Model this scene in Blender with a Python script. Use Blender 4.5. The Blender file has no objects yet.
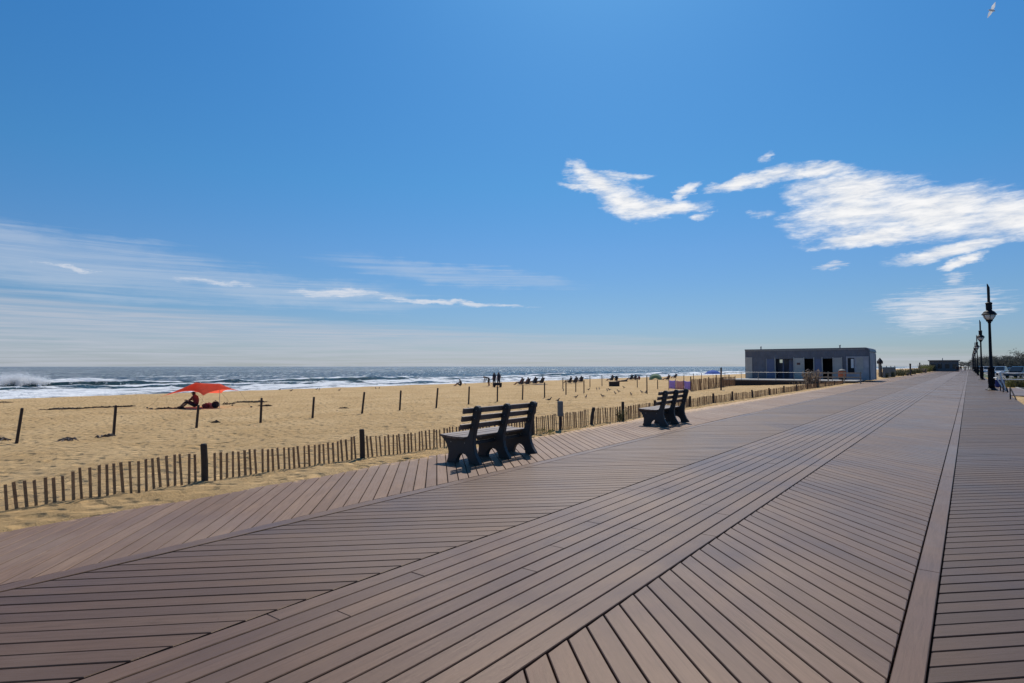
import bpy, bmesh, math, random
from math import radians, sin, cos, pi, atan2, hypot, sqrt
from mathutils import Vector, Matrix, noise as mn

random.seed(11)
scene = bpy.context.scene
COL = scene.collection

# ------------------------------------------------------------------ camera model
FPX = 590.0
CAMH = 1.57
HEAD = 0.6585745          # heading, radians left of +Y (the boardwalk runs along +Y)
PITCH = 0.0421784


def ray(x, y):
    r = (x - 512) / FPX
    u = (341.5 - y) / FPX
    f = cos(PITCH) - u * sin(PITCH)
    z = sin(PITCH) + u * cos(PITCH)
    return Vector((r * cos(HEAD) - f * sin(HEAD), r * sin(HEAD) + f * cos(HEAD), z))


def gnd(x, y, z=0.0):
    d = ray(x, y)
    t = (z - CAMH) / d.z
    return d.x * t, d.y * t


def fract(v):
    return v - math.floor(v)


def sstep(a, b, x):
    t = min(1.0, max(0.0, (x - a) / (b - a)))
    return t * t * (3 - 2 * t)


def interp(tab, s):
    if s <= tab[0][0]:
        return tab[0][1]
    for (a, va), (b, vb) in zip(tab, tab[1:]):
        if s <= b:
            return va + (vb - va) * (s - a) / (b - a)
    return tab[-1][1]


# ------------------------------------------------------------------ mesh builder
class MB:
    def __init__(self):
        self.v, self.f, self.uv, self.mi = [], [], [], []

    def face(self, pts, uv=None, mi=0):
        n = len(self.v)
        self.v.extend([tuple(p) for p in pts])
        self.f.append(list(range(n, n + len(pts))))
        self.uv.append(uv)
        self.mi.append(mi)

    def poly(self, verts, faces, mi=0):
        n = len(self.v)
        self.v.extend([tuple(p) for p in verts])
        for f in faces:
            self.f.append([i + n for i in f])
            self.uv.append(None)
            self.mi.append(mi)

    def box(self, c, s, rot=None, mi=0):
        hx, hy, hz = s[0] / 2, s[1] / 2, s[2] / 2
        P = [Vector((sx * hx, sy * hy, sz * hz)) for sz in (-1, 1) for sy in (-1, 1) for sx in (-1, 1)]
        if rot is not None:
            P = [rot @ p for p in P]
        c = Vector(c)
        self.poly([p + c for p in P], [(0, 2, 3, 1), (4, 5, 7, 6), (0, 1, 5, 4), (2, 6, 7, 3), (0, 4, 6, 2), (1, 3, 7, 5)], mi)

    def bbox(self, c, s, b=0.005, rot=None, mi=0):
        """box with chamfered edges"""
        bm = bmesh.new()
        bmesh.ops.create_cube(bm, size=1)
        for v in bm.verts:
            v.co = Vector((v.co.x * s[0], v.co.y * s[1], v.co.z * s[2]))
        bmesh.ops.bevel(bm, geom=bm.edges[:], offset=b, segments=1, affect='EDGES')
        bm.verts.index_update()
        V = [v.co.copy() for v in bm.verts]
        if rot is not None:
            V = [rot @ p for p in V]
        c = Vector(c)
        self.poly([p + c for p in V], [[v.index for v in f.verts] for f in bm.faces], mi)
        bm.free()

    def tube(self, pts, r, n=8, mi=0, cap=True):
        pts = [Vector(p) for p in pts]
        rs = r if isinstance(r, (list, tuple)) else [r] * len(pts)
        rings = []
        for i, p in enumerate(pts):
            a = pts[max(0, i - 1)]
            b = pts[min(len(pts) - 1, i + 1)]
            d = (b - a).normalized()
            ref = Vector((0, 0, 1)) if abs(d.z) < 0.9 else Vector((1, 0, 0))
            u = d.cross(ref).normalized()
            w = d.cross(u).normalized()
            rings.append([p + (u * cos(2 * pi * k / n) + w * sin(2 * pi * k / n)) * rs[i] for k in range(n)])
        V = [q for rg in rings for q in rg]
        Fs = []
        for i in range(len(pts) - 1):
            for k in range(n):
                k2 = (k + 1) % n
                Fs.append((i * n + k, i * n + k2, (i + 1) * n + k2, (i + 1) * n + k))
        if cap:
            Fs.append(tuple(range(n))[::-1])
            Fs.append(tuple((len(pts) - 1) * n + k for k in range(n)))
        self.poly(V, Fs, mi)

    def lathe(self, prof, c=(0, 0, 0), n=20, mi=0):
        c = Vector(c)
        V, Fs = [], []
        for (r, z) in prof:
            for k in range(n):
                t = 2 * pi * k / n
                V.append(c + Vector((r * cos(t), r * sin(t), z)))
        for i in range(len(prof) - 1):
            for k in range(n):
                k2 = (k + 1) % n
                Fs.append((i * n + k, i * n + k2, (i + 1) * n + k2, (i + 1) * n + k))
        Fs.append(tuple(range(n))[::-1])
        Fs.append(tuple((len(prof) - 1) * n + k for k in range(n)))
        self.poly(V, Fs, mi)

    def ico(self, c, r, sub=1, sc=(1, 1, 1), jit=0.0, mi=0):
        bm = bmesh.new()
        bmesh.ops.create_icosphere(bm, subdivisions=sub, radius=1)
        bm.verts.index_update()
        V = []
        for v in bm.verts:
            k = r * (1 + random.uniform(-jit, jit))
            V.append(Vector((c[0] + v.co.x * k * sc[0], c[1] + v.co.y * k * sc[1], c[2] + v.co.z * k * sc[2])))
        self.poly(V, [[v.index for v in f.verts] for f in bm.faces], mi)
        bm.free()

    def prism(self, outline, axis_fn, t0, t1, mi=0):
        """outline: list of 2d; axis_fn(a,b,t)->3d"""
        n = len(outline)
        V = [axis_fn(a, b, t0) for a, b in outline] + [axis_fn(a, b, t1) for a, b in outline]
        Fs = [tuple(range(n))[::-1], tuple(range(n, 2 * n))]
        for i in range(n):
            j = (i + 1) % n
            Fs.append((i, j, n + j, n + i))
        self.poly(V, Fs, mi)

    def mesh(self, name, smooth=False):
        me = bpy.data.meshes.new(name)
        me.from_pydata(self.v, [], self.f)
        if any(u is not None for u in self.uv):
            lay = me.uv_layers.new(name='UVMap')
            li = 0
            for f, u in zip(self.f, self.uv):
                for k in range(len(f)):
                    if u is not None:
                        lay.data[li].uv = u[k]
                    li += 1
        me.polygons.foreach_set('material_index', self.mi)
        if smooth:
            me.polygons.foreach_set('use_smooth', [True] * len(me.polygons))
        me.update()
        return me

    def build(self, name, mats, parent=None, smooth=False, loc=None, fix=True):
        me = self.mesh(name, smooth)
        if fix:
            bm = bmesh.new()
            bm.from_mesh(me)
            bmesh.ops.recalc_face_normals(bm, faces=bm.faces[:])
            bm.to_mesh(me)
            bm.free()
        for m in (mats if isinstance(mats, (list, tuple)) else [mats]):
            me.materials.append(m)
        o = bpy.data.objects.new(name, me)
        COL.objects.link(o)
        if parent is not None:
            o.parent = parent
        if loc is not None:
            o.location = loc
        return o


def tag(o, label=None, cat=None, group=None, kind=None):
    if label:
        o['label'] = label
    if cat:
        o['category'] = cat
    if group:
        o['group'] = group
    if kind:
        o['kind'] = kind
    return o


def empty(name, loc=(0, 0, 0), rz=0.0, label=None, cat=None, group=None):
    o = bpy.data.objects.new(name, None)
    COL.objects.link(o)
    o.location = loc
    o.rotation_euler = (0, 0, rz)
    o.empty_display_size = 0.2
    return tag(o, label, cat, group)


def copy_tree(o, parent=None):
    c = o.copy()
    COL.objects.link(c)
    if parent is not None:
        c.parent = parent
    for ch in [x for x in o.children]:
        copy_tree(ch, c)
    return c


def ordinal(i):
    return ['first', 'second', 'third', 'fourth', 'fifth', 'sixth', 'seventh', 'eighth', 'ninth', 'tenth', 'eleventh',
            'twelfth', 'thirteenth', 'fourteenth', 'fifteenth', 'sixteenth', 'seventeenth', 'eighteenth', 'nineteenth',
            'twentieth', 'twenty-first', 'twenty-second', 'twenty-third', 'twenty-fourth', 'twenty-fifth'][i]


# ------------------------------------------------------------------ materials
class NT:
    def __init__(self, nt):
        self.nt = nt
        self.n = nt.nodes
        self.l = nt.links

    def new(self, t, **kw):
        x = self.n.new(t)
        for k, v in kw.items():
            setattr(x, k, v)
        return x

    def link(self, a, b):
        self.l.new(a, b)

    def put(self, sock, v):
        if isinstance(v, bpy.types.NodeSocket):
            self.l.new(v, sock)
        else:
            sock.default_value = v

    def math(self, op, a, b=None, c=None, clamp=False):
        x = self.new('ShaderNodeMath', operation=op, use_clamp=clamp)
        self.put(x.inputs[0], a)
        if b is not None:
            self.put(x.inputs[1], b)
        if c is not None:
            self.put(x.inputs[2], c)
        return x.outputs[0]

    def ss(self, v, a, b):
        x = self.new('ShaderNodeMapRange', interpolation_type='SMOOTHSTEP')
        self.put(x.inputs['Value'], v)
        self.put(x.inputs['From Min'], a)
        self.put(x.inputs['From Max'], b)
        return x.outputs[0]

    def lin(self, v, a, b, c, d):
        x = self.new('ShaderNodeMapRange')
        self.put(x.inputs['Value'], v)
        for i, q in zip(('From Min', 'From Max', 'To Min', 'To Max'), (a, b, c, d)):
            self.put(x.inputs[i], q)
        return x.outputs[0]

    def noise(self, vec, scale, detail=4, rough=0.55, dist=0.0):
        x = self.new('ShaderNodeTexNoise')
        self.put(x.inputs['Vector'], vec)
        self.put(x.inputs['Scale'], scale)
        self.put(x.inputs['Detail'], detail)
        self.put(x.inputs['Roughness'], rough)
        self.put(x.inputs['Distortion'], dist)
        return x.outputs[0]

    def map(self, vec, scale=(1, 1, 1), loc=(0, 0, 0), rot=(0, 0, 0)):
        x = self.new('ShaderNodeMapping')
        self.put(x.inputs['Vector'], vec)
        x.inputs['Scale'].default_value = scale
        x.inputs['Location'].default_value = loc
        x.inputs['Rotation'].default_value = rot
        return x.outputs[0]

    def mix(self, f, a, b, blend='MIX'):
        x = self.new('ShaderNodeMix', data_type='RGBA', blend_type=blend)
        self.put(x.inputs[0], f)
        self.put(x.inputs[6], a if isinstance(a, bpy.types.NodeSocket) else (*a, 1))
        self.put(x.inputs[7], b if isinstance(b, bpy.types.NodeSocket) else (*b, 1))
        return x.outputs[2]

    def bump(self, h, strength=0.5, dist=0.01):
        x = self.new('ShaderNodeBump')
        self.put(x.inputs['Height'], h)
        x.inputs['Strength'].default_value = strength
        x.inputs['Distance'].default_value = dist
        return x.outputs[0]


def newmat(name):
    m = bpy.data.materials.new(name)
    m.use_nodes = True
    t = NT(m.node_tree)
    b = t.n['Principled BSDF']
    return m, t, b


def simple(name, col, rough=0.6, metal=0.0, var=0.25, vscale=6.0, bump=0.0, spec=0.5):
    """base colour broken up by two scales of noise, rough surface grain"""
    m, t, b = newmat(name)
    tc = t.new('ShaderNodeTexCoord').outputs['Object']
    n1 = t.noise(tc, vscale, 5, 0.6)
    n2 = t.noise(tc, vscale * 9, 3, 0.6)
    f = t.math('MULTIPLY_ADD', n2, 0.4, t.math('MULTIPLY', n1, 0.6))
    f = t.ss(f, 0.3, 0.7)
    lo = tuple(c * (1 - var) for c in col)
    hi = tuple(min(1, c * (1 + var)) for c in col)
    t.put(b.inputs['Base Color'], t.mix(f, lo, hi))
    t.put(b.inputs['Roughness'], t.lin(n1, 0.3, 0.7, max(0.02, rough - 0.08), min(1, rough + 0.08)))
    b.inputs['Metallic'].default_value = metal
    b.inputs['Specular IOR Level'].default_value = spec
    if bump:
        t.put(b.inputs['Normal'], t.bump(n2, bump, 0.01))
    return m


def mat_deck(name='composite_deck_board', tint=(1, 1, 1), rough=0.33):
    m, t, b = newmat(name)
    uv = t.new('ShaderNodeUVMap').outputs[0]
    geo = t.new('ShaderNodeNewGeometry')
    rnd = geo.outputs['Random Per Island']
    pos = geo.outputs['Position']
    off = t.new('ShaderNodeCombineXYZ')
    t.put(off.inputs[0], t.math('MULTIPLY', rnd, 57.0))
    t.put(off.inputs[1], t.math('MULTIPLY', rnd, 91.0))
    add = t.new('ShaderNodeVectorMath', operation='ADD')
    t.put(add.inputs[0], uv)
    t.put(add.inputs[1], off.outputs[0])
    v = add.outputs[0]
    grain = t.noise(t.map(v, (2.4, 38.0, 1)), 1.0, 6, 0.7, 0.7)
    fine = t.noise(t.map(v, (14.0, 260.0, 1)), 1.0, 3, 0.6)
    blot = t.noise(t.map(v, (1.1, 5.0, 1)), 1.0, 3, 0.6)
    wear = t.noise(pos, 0.55, 5, 0.62)
    # plank to plank tone
    cr = t.new('ShaderNodeValToRGB')
    e = cr.color_ramp.elements
    e[0].position = 0.0
    e[0].color = (0.093, 0.064, 0.058, 1)
    e[1].position = 1.0
    e[1].color = (0.150, 0.108, 0.089, 1)
    for p, c in ((0.3, (0.113, 0.081, 0.074, 1)), (0.55, (0.132, 0.092, 0.077, 1)), (0.8, (0.119, 0.087, 0.081, 1))):
        k = e.new(p)
        k.color = c
    t.put(cr.inputs[0], rnd)
    c = cr.outputs[0]
    c = t.mix(t.ss(grain, 0.38, 0.72), c, (0.078, 0.055, 0.048), 'MIX')
    c2 = t.mix(0.8, cr.outputs[0], c)
    c2 = t.mix(t.math('MULTIPLY', t.ss(blot, 0.5, 0.75), 0.35), c2, (0.175, 0.126, 0.098))
    c2 = t.mix(t.math('MULTIPLY', t.ss(wear, 0.45, 0.7), 0.42), c2, (0.165, 0.135, 0.122))
    # dark specks (tannin spots)
    vo = t.new('ShaderNodeTexVoronoi', feature='F1')
    t.put(vo.inputs['Vector'], pos)
    vo.inputs['Scale'].default_value = 9.0
    sp = t.math('LESS_THAN', vo.outputs['Distance'], t.math('MULTIPLY', t.noise(pos, 2.3, 1), 0.075))
    c2 = t.mix(t.math('MULTIPLY', sp, 0.6), c2, (0.045, 0.03, 0.027))
    # wind blown sand dusting the seaward edge
    sx = t.new('ShaderNodeSeparateXYZ')
    t.put(sx.inputs[0], pos)
    edge = t.ss(t.math('ADD', sx.outputs[0], t.math('MULTIPLY', sx.outputs[1], 0.012)), -6.7, -7.75)
    ns = t.noise(pos, 7.0, 6, 0.7)
    sd = t.math('MULTIPLY', t.ss(t.math('MULTIPLY_ADD', edge, 0.42, ns), 0.74, 0.94), 0.75)
    c2 = t.mix(sd, c2, (0.40, 0.29, 0.17))
    c2 = t.mix(1.0, c2, tint, 'MULTIPLY')
    t.put(b.inputs['Base Color'], c2)
    r = t.math('MULTIPLY_ADD', t.ss(t.noise(pos, 0.42, 5, 0.65, 0.6), 0.25, 0.75), 0.18, rough)
    r = t.math('MULTIPLY_ADD', grain, 0.14, r)
    t.put(b.inputs['Roughness'], r)
    b.inputs['Specular IOR Level'].default_value = 0.42
    b.inputs['Specular Tint'].default_value = (1.0, 0.75, 0.52, 1)
    h = t.math('MULTIPLY_ADD', fine, 0.5, grain)
    t.put(b.inputs['Normal'], t.bump(h, 0.35, 0.004))
    return m


def mat_sand():
    m, t, b = newmat('beach_sand')
    geo = t.new('ShaderNodeNewGeometry')
    pos = geo.outputs['Position']
    n1 = t.noise(pos, 0.35, 5, 0.6)
    n2 = t.noise(pos, 5.5, 7, 0.75)
    n3 = t.noise(pos, 60.0, 3, 0.7)
    c = t.mix(t.ss(n1, 0.35, 0.68), (0.545, 0.355, 0.158), (0.64, 0.435, 0.212))
    c = t.mix(t.math('MULTIPLY', t.ss(n2, 0.47, 0.70), 0.62), c, (0.33, 0.205, 0.095))
    c = t.mix(t.math('MULTIPLY', t.ss(n3, 0.5, 0.8), 0.25), c, (0.30, 0.20, 0.10))
    # small dark debris specks, weed scraps
    vo = t.new('ShaderNodeTexVoronoi', feature='F1')
    t.put(vo.inputs['Vector'], pos)
    vo.inputs['Scale'].default_value = 1.6
    dn = t.noise(pos, 0.16, 3)
    sp = t.math('LESS_THAN', vo.outputs['Distance'], t.math('MULTIPLY', t.ss(dn, 0.5, 0.72), 0.085))
    c = t.mix(t.math('MULTIPLY', sp, 0.7), c, (0.10, 0.07, 0.045))
    # damp sand by the water (follows the shoreline)
    sx = t.new('ShaderNodeSeparateXYZ')
    t.put(sx.inputs[0], pos)
    wx = t.math('MULTIPLY_ADD', t.noise(pos, 0.09, 3), 8.0, sx.outputs[0])
    wet = t.ss(wx, -63.5, -66.5)
    c = t.mix(wet, c, (0.25, 0.175, 0.10))
    t.put(b.inputs['Base Color'], c)
    t.put(b.inputs['Roughness'], t.lin(wet, 0, 1, 0.95, 0.35))
    b.inputs['Specular IOR Level'].default_value = 0.2
    # scuffed surface
    vo2 = t.new('ShaderNodeTexVoronoi', feature='SMOOTH_F1')
    t.put(vo2.inputs['Vector'], t.mix(0.25, pos, t.map(pos, (1, 1, 1))))
    vo2.inputs['Scale'].default_value = 3.8
    foot = t.ss(vo2.outputs['Distance'], 0.12, 0.42)
    h = t.math('MULTIPLY_ADD', foot, 0.9, t.math('MULTIPLY_ADD', n3, 0.12, t.math('MULTIPLY', n2, 0.9)))
    t.put(b.inputs['Normal'], t.bump(h, 1.0, 0.13))
    return m


def mat_sea():
    m, t, b = newmat('sea_water')
    geo = t.new('ShaderNodeNewGeometry')
    pos = geo.outputs['Position']
    sx = t.new('ShaderNodeSeparateXYZ')
    t.put(sx.inputs[0], pos)
    shore = t.math('SUBTRACT', -70.5, sx.outputs[0])      # metres out from the waterline
    meander = t.math('MULTIPLY_ADD', t.noise(pos, 0.02, 2), 22.0, -11.0)
    sh = t.math('ADD', shore, meander)
    cr = t.new('ShaderNodeValToRGB')
    cr.color_ramp.interpolation = 'LINEAR'
    e = cr.color_ramp.elements
    e[0].position, e[0].color = 0.0, (1, 1, 1, 1)
    e[1].position, e[1].color = 1.0, (0.285, 0.285, 0.285, 1)
    for p, v in ((0.015, 0.70), (0.04, 0.55), (0.10, 0.575), (0.17, 0.61), (0.23, 0.55), (0.28, 0.34), (0.34, 0.30), (0.40, 0.37), (0.44, 0.30), (0.55, 0.315)):
        k = e.new(p)
        k.color = (v, v, v, 1)
    t.put(cr.inputs[0], t.math('DIVIDE', sh, 230.0))
    cov = cr.outputs[0]
    wv = t.map(pos, (0.22, 0.055, 0.5))
    f1 = t.noise(wv, 1.0, 9, 0.68, 0.8)
    f2 = t.noise(t.map(pos, (1.3, 0.42, 1)), 1.0, 6, 0.7, 0.6)
    fn = t.math('MULTIPLY_ADD', f2, 0.45, t.math('MULTIPLY', f1, 0.55))
    hz = t.math('MULTIPLY', t.ss(sx.outputs[2], -1.35, -0.55), 0.30)   # wave crests break white
    sn = t.new('ShaderNodeSeparateXYZ')
    t.put(sn.inputs[0], geo.outputs['True Normal'])
    face = t.math('MULTIPLY', t.ss(sn.outputs[0], 0.12, 0.40), 0.26)   # steep glassy front of a wave
    thr = t.math('SUBTRACT', 1.0, t.math('SUBTRACT', t.math('ADD', cov, hz), face))
    foam_glitter = t.ss(fn, t.math('SUBTRACT', thr, 0.035), t.math('ADD', thr, 0.06))
    # sun glitter painted into the colour as white flecks out to the horizon
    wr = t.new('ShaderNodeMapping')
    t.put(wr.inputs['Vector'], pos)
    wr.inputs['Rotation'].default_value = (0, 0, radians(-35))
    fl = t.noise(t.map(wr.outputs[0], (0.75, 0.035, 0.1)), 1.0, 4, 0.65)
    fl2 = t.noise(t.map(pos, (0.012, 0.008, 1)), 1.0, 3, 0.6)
    glitter = t.ss(t.math('MULTIPLY_ADD', fl2, 0.25, fl), 0.695, 0.76)
    glitter = t.math('MULTIPLY', glitter, t.math('MULTIPLY', t.ss(shore, 55, 110), 0.85))
    foam_glitter = t.math('MAXIMUM', foam_glitter, glitter)
    deep = t.mix(t.ss(shore, 10, 90), (0.035, 0.075, 0.075), (0.004, 0.024, 0.040))
    fc = t.mix(t.ss(f2, 0.35, 0.65), (0.70, 0.73, 0.75), (0.90, 0.90, 0.89))
    t.put(b.inputs['Base Color'], t.mix(foam_glitter, deep, fc))
    t.put(b.inputs['Roughness'], t.lin(foam_glitter, 0, 1, 0.12, 0.9))
    b.inputs['IOR'].default_value = 1.33
    b.inputs['Specular IOR Level'].default_value = 0.2
    b.inputs['Specular Tint'].default_value = (0.36, 0.54, 0.70, 1)
    w1 = t.noise(t.map(pos, (0.30, 0.12, 0.3)), 1.0, 6, 0.62)
    w2 = t.noise(t.map(pos, (1.5, 0.8, 1)), 1.0, 5, 0.6)
    w3 = t.noise(t.map(pos, (4.5, 3.2, 1)), 1.0, 4, 0.6)
    h = t.math('MULTIPLY_ADD', w2, 0.42, t.math('MULTIPLY', w1, 1.9))
    h = t.math('MULTIPLY_ADD', w3, 0.16, h)
    h = t.math('MULTIPLY_ADD', foam_glitter, 0.25, h)
    t.put(b.inputs['Normal'], t.bump(h, 1.0, 1.15))
    return m


def mat_fabric(name, col, trans=0.4):
    m, t, b = newmat(name)
    tc = t.new('ShaderNodeTexCoord').outputs['Object']
    n = t.noise(tc, 3.0, 4)
    c = t.mix(t.ss(n, 0.3, 0.7), tuple(x * 0.85 for x in col), col)
    t.put(b.inputs['Base Color'], c)
    b.inputs['Roughness'].default_value = 0.8
    tr = t.new('ShaderNodeBsdfTranslucent')
    t.put(tr.inputs[0], c)
    mx = t.new('ShaderNodeMixShader')
    mx.inputs[0].default_value = trans
    t.put(mx.inputs[1], b.outputs[0])
    t.put(mx.inputs[2], tr.outputs[0])
    t.put(t.n['Material Output'].inputs[0], mx.outputs[0])
    return m


def mat_leaf(name, c1, c2):
    m, t, b = newmat(name)
    geo = t.new('ShaderNodeNewGeometry')
    r = geo.outputs['Random Per Island']
    n = t.noise(geo.outputs['Position'], 0.7, 3)
    f = t.math('MULTIPLY_ADD', n, 0.8, t.math('MULTIPLY', r, 0.5))
    t.put(b.inputs['Base Color'], t.mix(t.ss(f, 0.3, 0.95), c1, c2))
    b.inputs['Roughness'].default_value = 0.7
    tr = t.new('ShaderNodeBsdfTranslucent')
    tr.inputs[0].default_value = (*[x * 1.2 for x in c2], 1)
    mx = t.new('ShaderNodeMixShader')
    mx.inputs[0].default_value = 0.25
    t.put(mx.inputs[1], b.outputs[0])
    t.put(mx.inputs[2], tr.outputs[0])
    t.put(t.n['Material Output'].inputs[0], mx.outputs[0])
    return m


def mat_corrugated(name, col, axis=0, freq=22.0):
    m, t, b = newmat(name)
    tc = t.new('ShaderNodeTexCoord').outputs['Object']
    w = t.new('ShaderNodeTexWave', wave_type='BANDS', bands_direction='XYZ'[axis], wave_profile='SIN')
    t.put(w.inputs['Vector'], tc)
    w.inputs['Scale'].default_value = freq / (2 * pi) / 2
    n = t.noise(tc, 1.2, 5)
    c = t.mix(t.ss(n, 0.35, 0.7), tuple(x * 0.85 for x in col), tuple(x * 1.12 for x in col))
    t.put(b.inputs['Base Color'], c)
    b.inputs['Roughness'].default_value = 0.55
    b.inputs['Metallic'].default_value = 0.15
    t.put(b.inputs['Normal'], t.bump(w.outputs[1], 0.6, 0.02))
    return m


def mat_glass(name, col=(0.02, 0.03, 0.04), rough=0.06):
    return simple(name, col, rough, 0, 0.1, 1.0)


M = {}
M['deck'] = mat_deck('composite_deck_board', (1.08, 0.86, 0.645), 0.26)
M['decklane'] = mat_deck('shaded_brown_deck_board', (0.93, 0.74, 0.57))  # same boards, left lane's groove shading put into a darker tint
M['deckshade'] = mat_deck('groove_shaded_deck_board', (0.60, 0.45, 0.345))  # same boards again, groove and gap shading painted in as the darkest tint
M['decksandy'] = mat_deck('sandy_composite_deck_board', (1.60, 1.36, 1.06), 0.46)
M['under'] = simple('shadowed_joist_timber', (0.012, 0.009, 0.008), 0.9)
M['sand'] = mat_sand()
M['sea'] = mat_sea()
M['fence'] = simple('weathered_fence_lath', (0.31, 0.185, 0.095), 0.85, 0, 0.4, 9, 0.3)
M['post'] = simple('dark_weathered_post', (0.05, 0.036, 0.028), 0.85, 0, 0.4, 14, 0.3)
M['stake'] = simple('dark_painted_stake', (0.028, 0.02, 0.02), 0.7, 0, 0.4, 14, 0.2)
M['wire'] = simple('rusty_fence_wire', (0.10, 0.075, 0.06), 0.6, 0.6)
M['bench'] = simple('charcoal_recycled_plastic', (0.042, 0.039, 0.038), 0.55, 0, 0.3, 8, 0.25)
M['slat'] = simple('brown_plastic_slat', (0.15, 0.104, 0.082), 0.55, 0, 0.3, 8, 0.25)
M['bolt'] = simple('steel_bolt', (0.3, 0.3, 0.3), 0.4, 0.9)
M['lamp'] = simple('black_lamp_paint', (0.009, 0.010, 0.015), 0.6, 0, 0.3, 5, 0.1, 0.2)
M['lampglass'] = simple('frosted_lamp_glass', (0.75, 0.75, 0.72), 0.3, 0, 0.12, 3)
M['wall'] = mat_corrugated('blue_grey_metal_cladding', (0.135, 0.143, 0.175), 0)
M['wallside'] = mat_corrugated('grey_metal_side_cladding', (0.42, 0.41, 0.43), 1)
M['rooftrim'] = simple('dark_roof_trim', (0.13, 0.14, 0.16), 0.5)
M['beige'] = simple('beige_panel', (0.46, 0.43, 0.385), 0.6, 0, 0.15, 2)
M['bluedoor'] = simple('slate_blue_panel', (0.12, 0.145, 0.235), 0.55, 0, 0.15, 2)
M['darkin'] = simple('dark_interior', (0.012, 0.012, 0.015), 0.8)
M['white'] = simple('white_paint', (0.72, 0.72, 0.70), 0.5, 0, 0.08, 3)
M['greypipe'] = simple('galvanised_pipe', (0.26, 0.27, 0.28), 0.5, 0.4, 0.15)
M['signgrey'] = simple('weathered_sign_back', (0.17, 0.165, 0.15), 0.7, 0, 0.25, 8)
M['signbrown'] = simple('brown_sign_plate', (0.12, 0.05, 0.04), 0.6)
M['red'] = mat_fabric('red_canopy_fabric', (0.95, 0.14, 0.075), 0.72)
M['wing'] = mat_fabric('white_wing_feathers', (0.92, 0.93, 0.95), 0.6)
M['blue'] = mat_fabric('blue_umbrella_fabric', (0.008, 0.11, 0.55), 0.35)
M['green'] = mat_fabric('green_tent_fabric', (0.24, 0.36, 0.20), 0.35)
M['purple'] = mat_fabric('purple_towel', (0.52, 0.38, 0.80), 0.35)
M['pink'] = mat_fabric('pink_towel', (0.72, 0.42, 0.40), 0.35)
M['orange'] = simple('orange_plastic', (0.60, 0.13, 0.04), 0.5)
M['darkcloth'] = simple('dark_cloth', (0.014, 0.015, 0.022), 0.85)
M['redcloth'] = simple('dark_red_cloth', (0.16, 0.03, 0.035), 0.85)
M['navy'] = simple('navy_cloth', (0.016, 0.024, 0.05), 0.85)
M['skin'] = simple('tanned_skin', (0.30, 0.16, 0.10), 0.55)
M['hair'] = simple('dark_hair', (0.02, 0.014, 0.01), 0.6)
M['gull'] = simple('grey_brown_feathers', (0.10, 0.085, 0.075), 0.8, 0, 0.4, 30)
M['gullwhite'] = simple('white_feathers', (0.75, 0.76, 0.78), 0.7)
M['weed'] = simple('dry_seaweed', (0.045, 0.028, 0.018), 0.9, 0, 0.5, 5)
M['wood'] = simple('driftwood', (0.11, 0.085, 0.07), 0.85, 0, 0.4, 9, 0.3)
M['railwood'] = simple('grey_weathered_rail', (0.30, 0.26, 0.21), 0.8, 0, 0.3, 6, 0.2)
M['leafdune'] = mat_leaf('dune_foliage', (0.032, 0.036, 0.018), (0.13, 0.125, 0.055))
M['leafyel'] = mat_leaf('yellow_green_foliage', (0.07, 0.085, 0.018), (0.22, 0.22, 0.06))
M['drybush'] = mat_leaf('dry_brush', (0.14, 0.10, 0.075), (0.26, 0.20, 0.15))
M['leaftree'] = mat_leaf('tree_foliage', (0.045, 0.052, 0.05), (0.10, 0.108, 0.095))
M['bark'] = simple('bark', (0.07, 0.055, 0.045), 0.9)
M['asphalt'] = simple('asphalt', (0.055, 0.055, 0.058), 0.85, 0, 0.25, 1.5, 0.2)
M['paint'] = simple('road_paint', (0.7, 0.7, 0.68), 0.6)
M['concrete'] = simple('concrete', (0.30, 0.29, 0.27), 0.8, 0, 0.15, 2, 0.2)
M['grass'] = simple('mown_grass', (0.06, 0.085, 0.03), 0.9, 0, 0.4, 2, 0.5)
M['tyre'] = simple('tyre_rubber', (0.012, 0.012, 0.012), 0.8)
M['rim'] = simple('alloy_rim', (0.4, 0.4, 0.42), 0.3, 0.8)
M['carglass'] = mat_glass('car_glass', (0.03, 0.045, 0.06))
M['lightglass'] = simple('headlight_glass', (0.6, 0.6, 0.6), 0.15)
M['housewall'] = simple('pale_siding', (0.33, 0.32, 0.30), 0.7)
M['roof'] = simple('grey_shingle', (0.09, 0.09, 0.095), 0.85)
M['winglass'] = mat_glass('house_window_glass')
M['farbuilding'] = simple('grey_pavilion_wall', (0.10, 0.115, 0.13), 0.6)


def carpaint(name, col):
    m = simple(name, col, 0.25, 0.2, 0.05, 1)
    m.node_tree.nodes['Principled BSDF'].inputs['Coat Weight'].default_value = 0.6
    return m


# ------------------------------------------------------------------ layout tables (metres, boardwalk along +Y, sea on -X)
DECK_L = [(-30, -7.33), (4, -7.36), (6, -7.48), (12, -7.72), (21, -8.12), (39, -8.25), (90, -8.5), (420, -8.9)]
BORD_L = [(-30, -5.33), (2, -5.38), (18, -5.7), (37, -5.78), (90, -6.2), (420, -6.6)]
STRIP_L, STRIP_R = -3.57, -1.88
BORD_R0, BORD_R1 = -0.355, -0.215
DECK_R = 1.74
Y0, Y1 = -14.0, 420.0
PITCHB = 0.1495
GAP = 0.0105


def deckL(s):
    return interp(DECK_L, s)


def bordL(s):
    return interp(BORD_L, s)


def const(v):
    return lambda s: v


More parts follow.
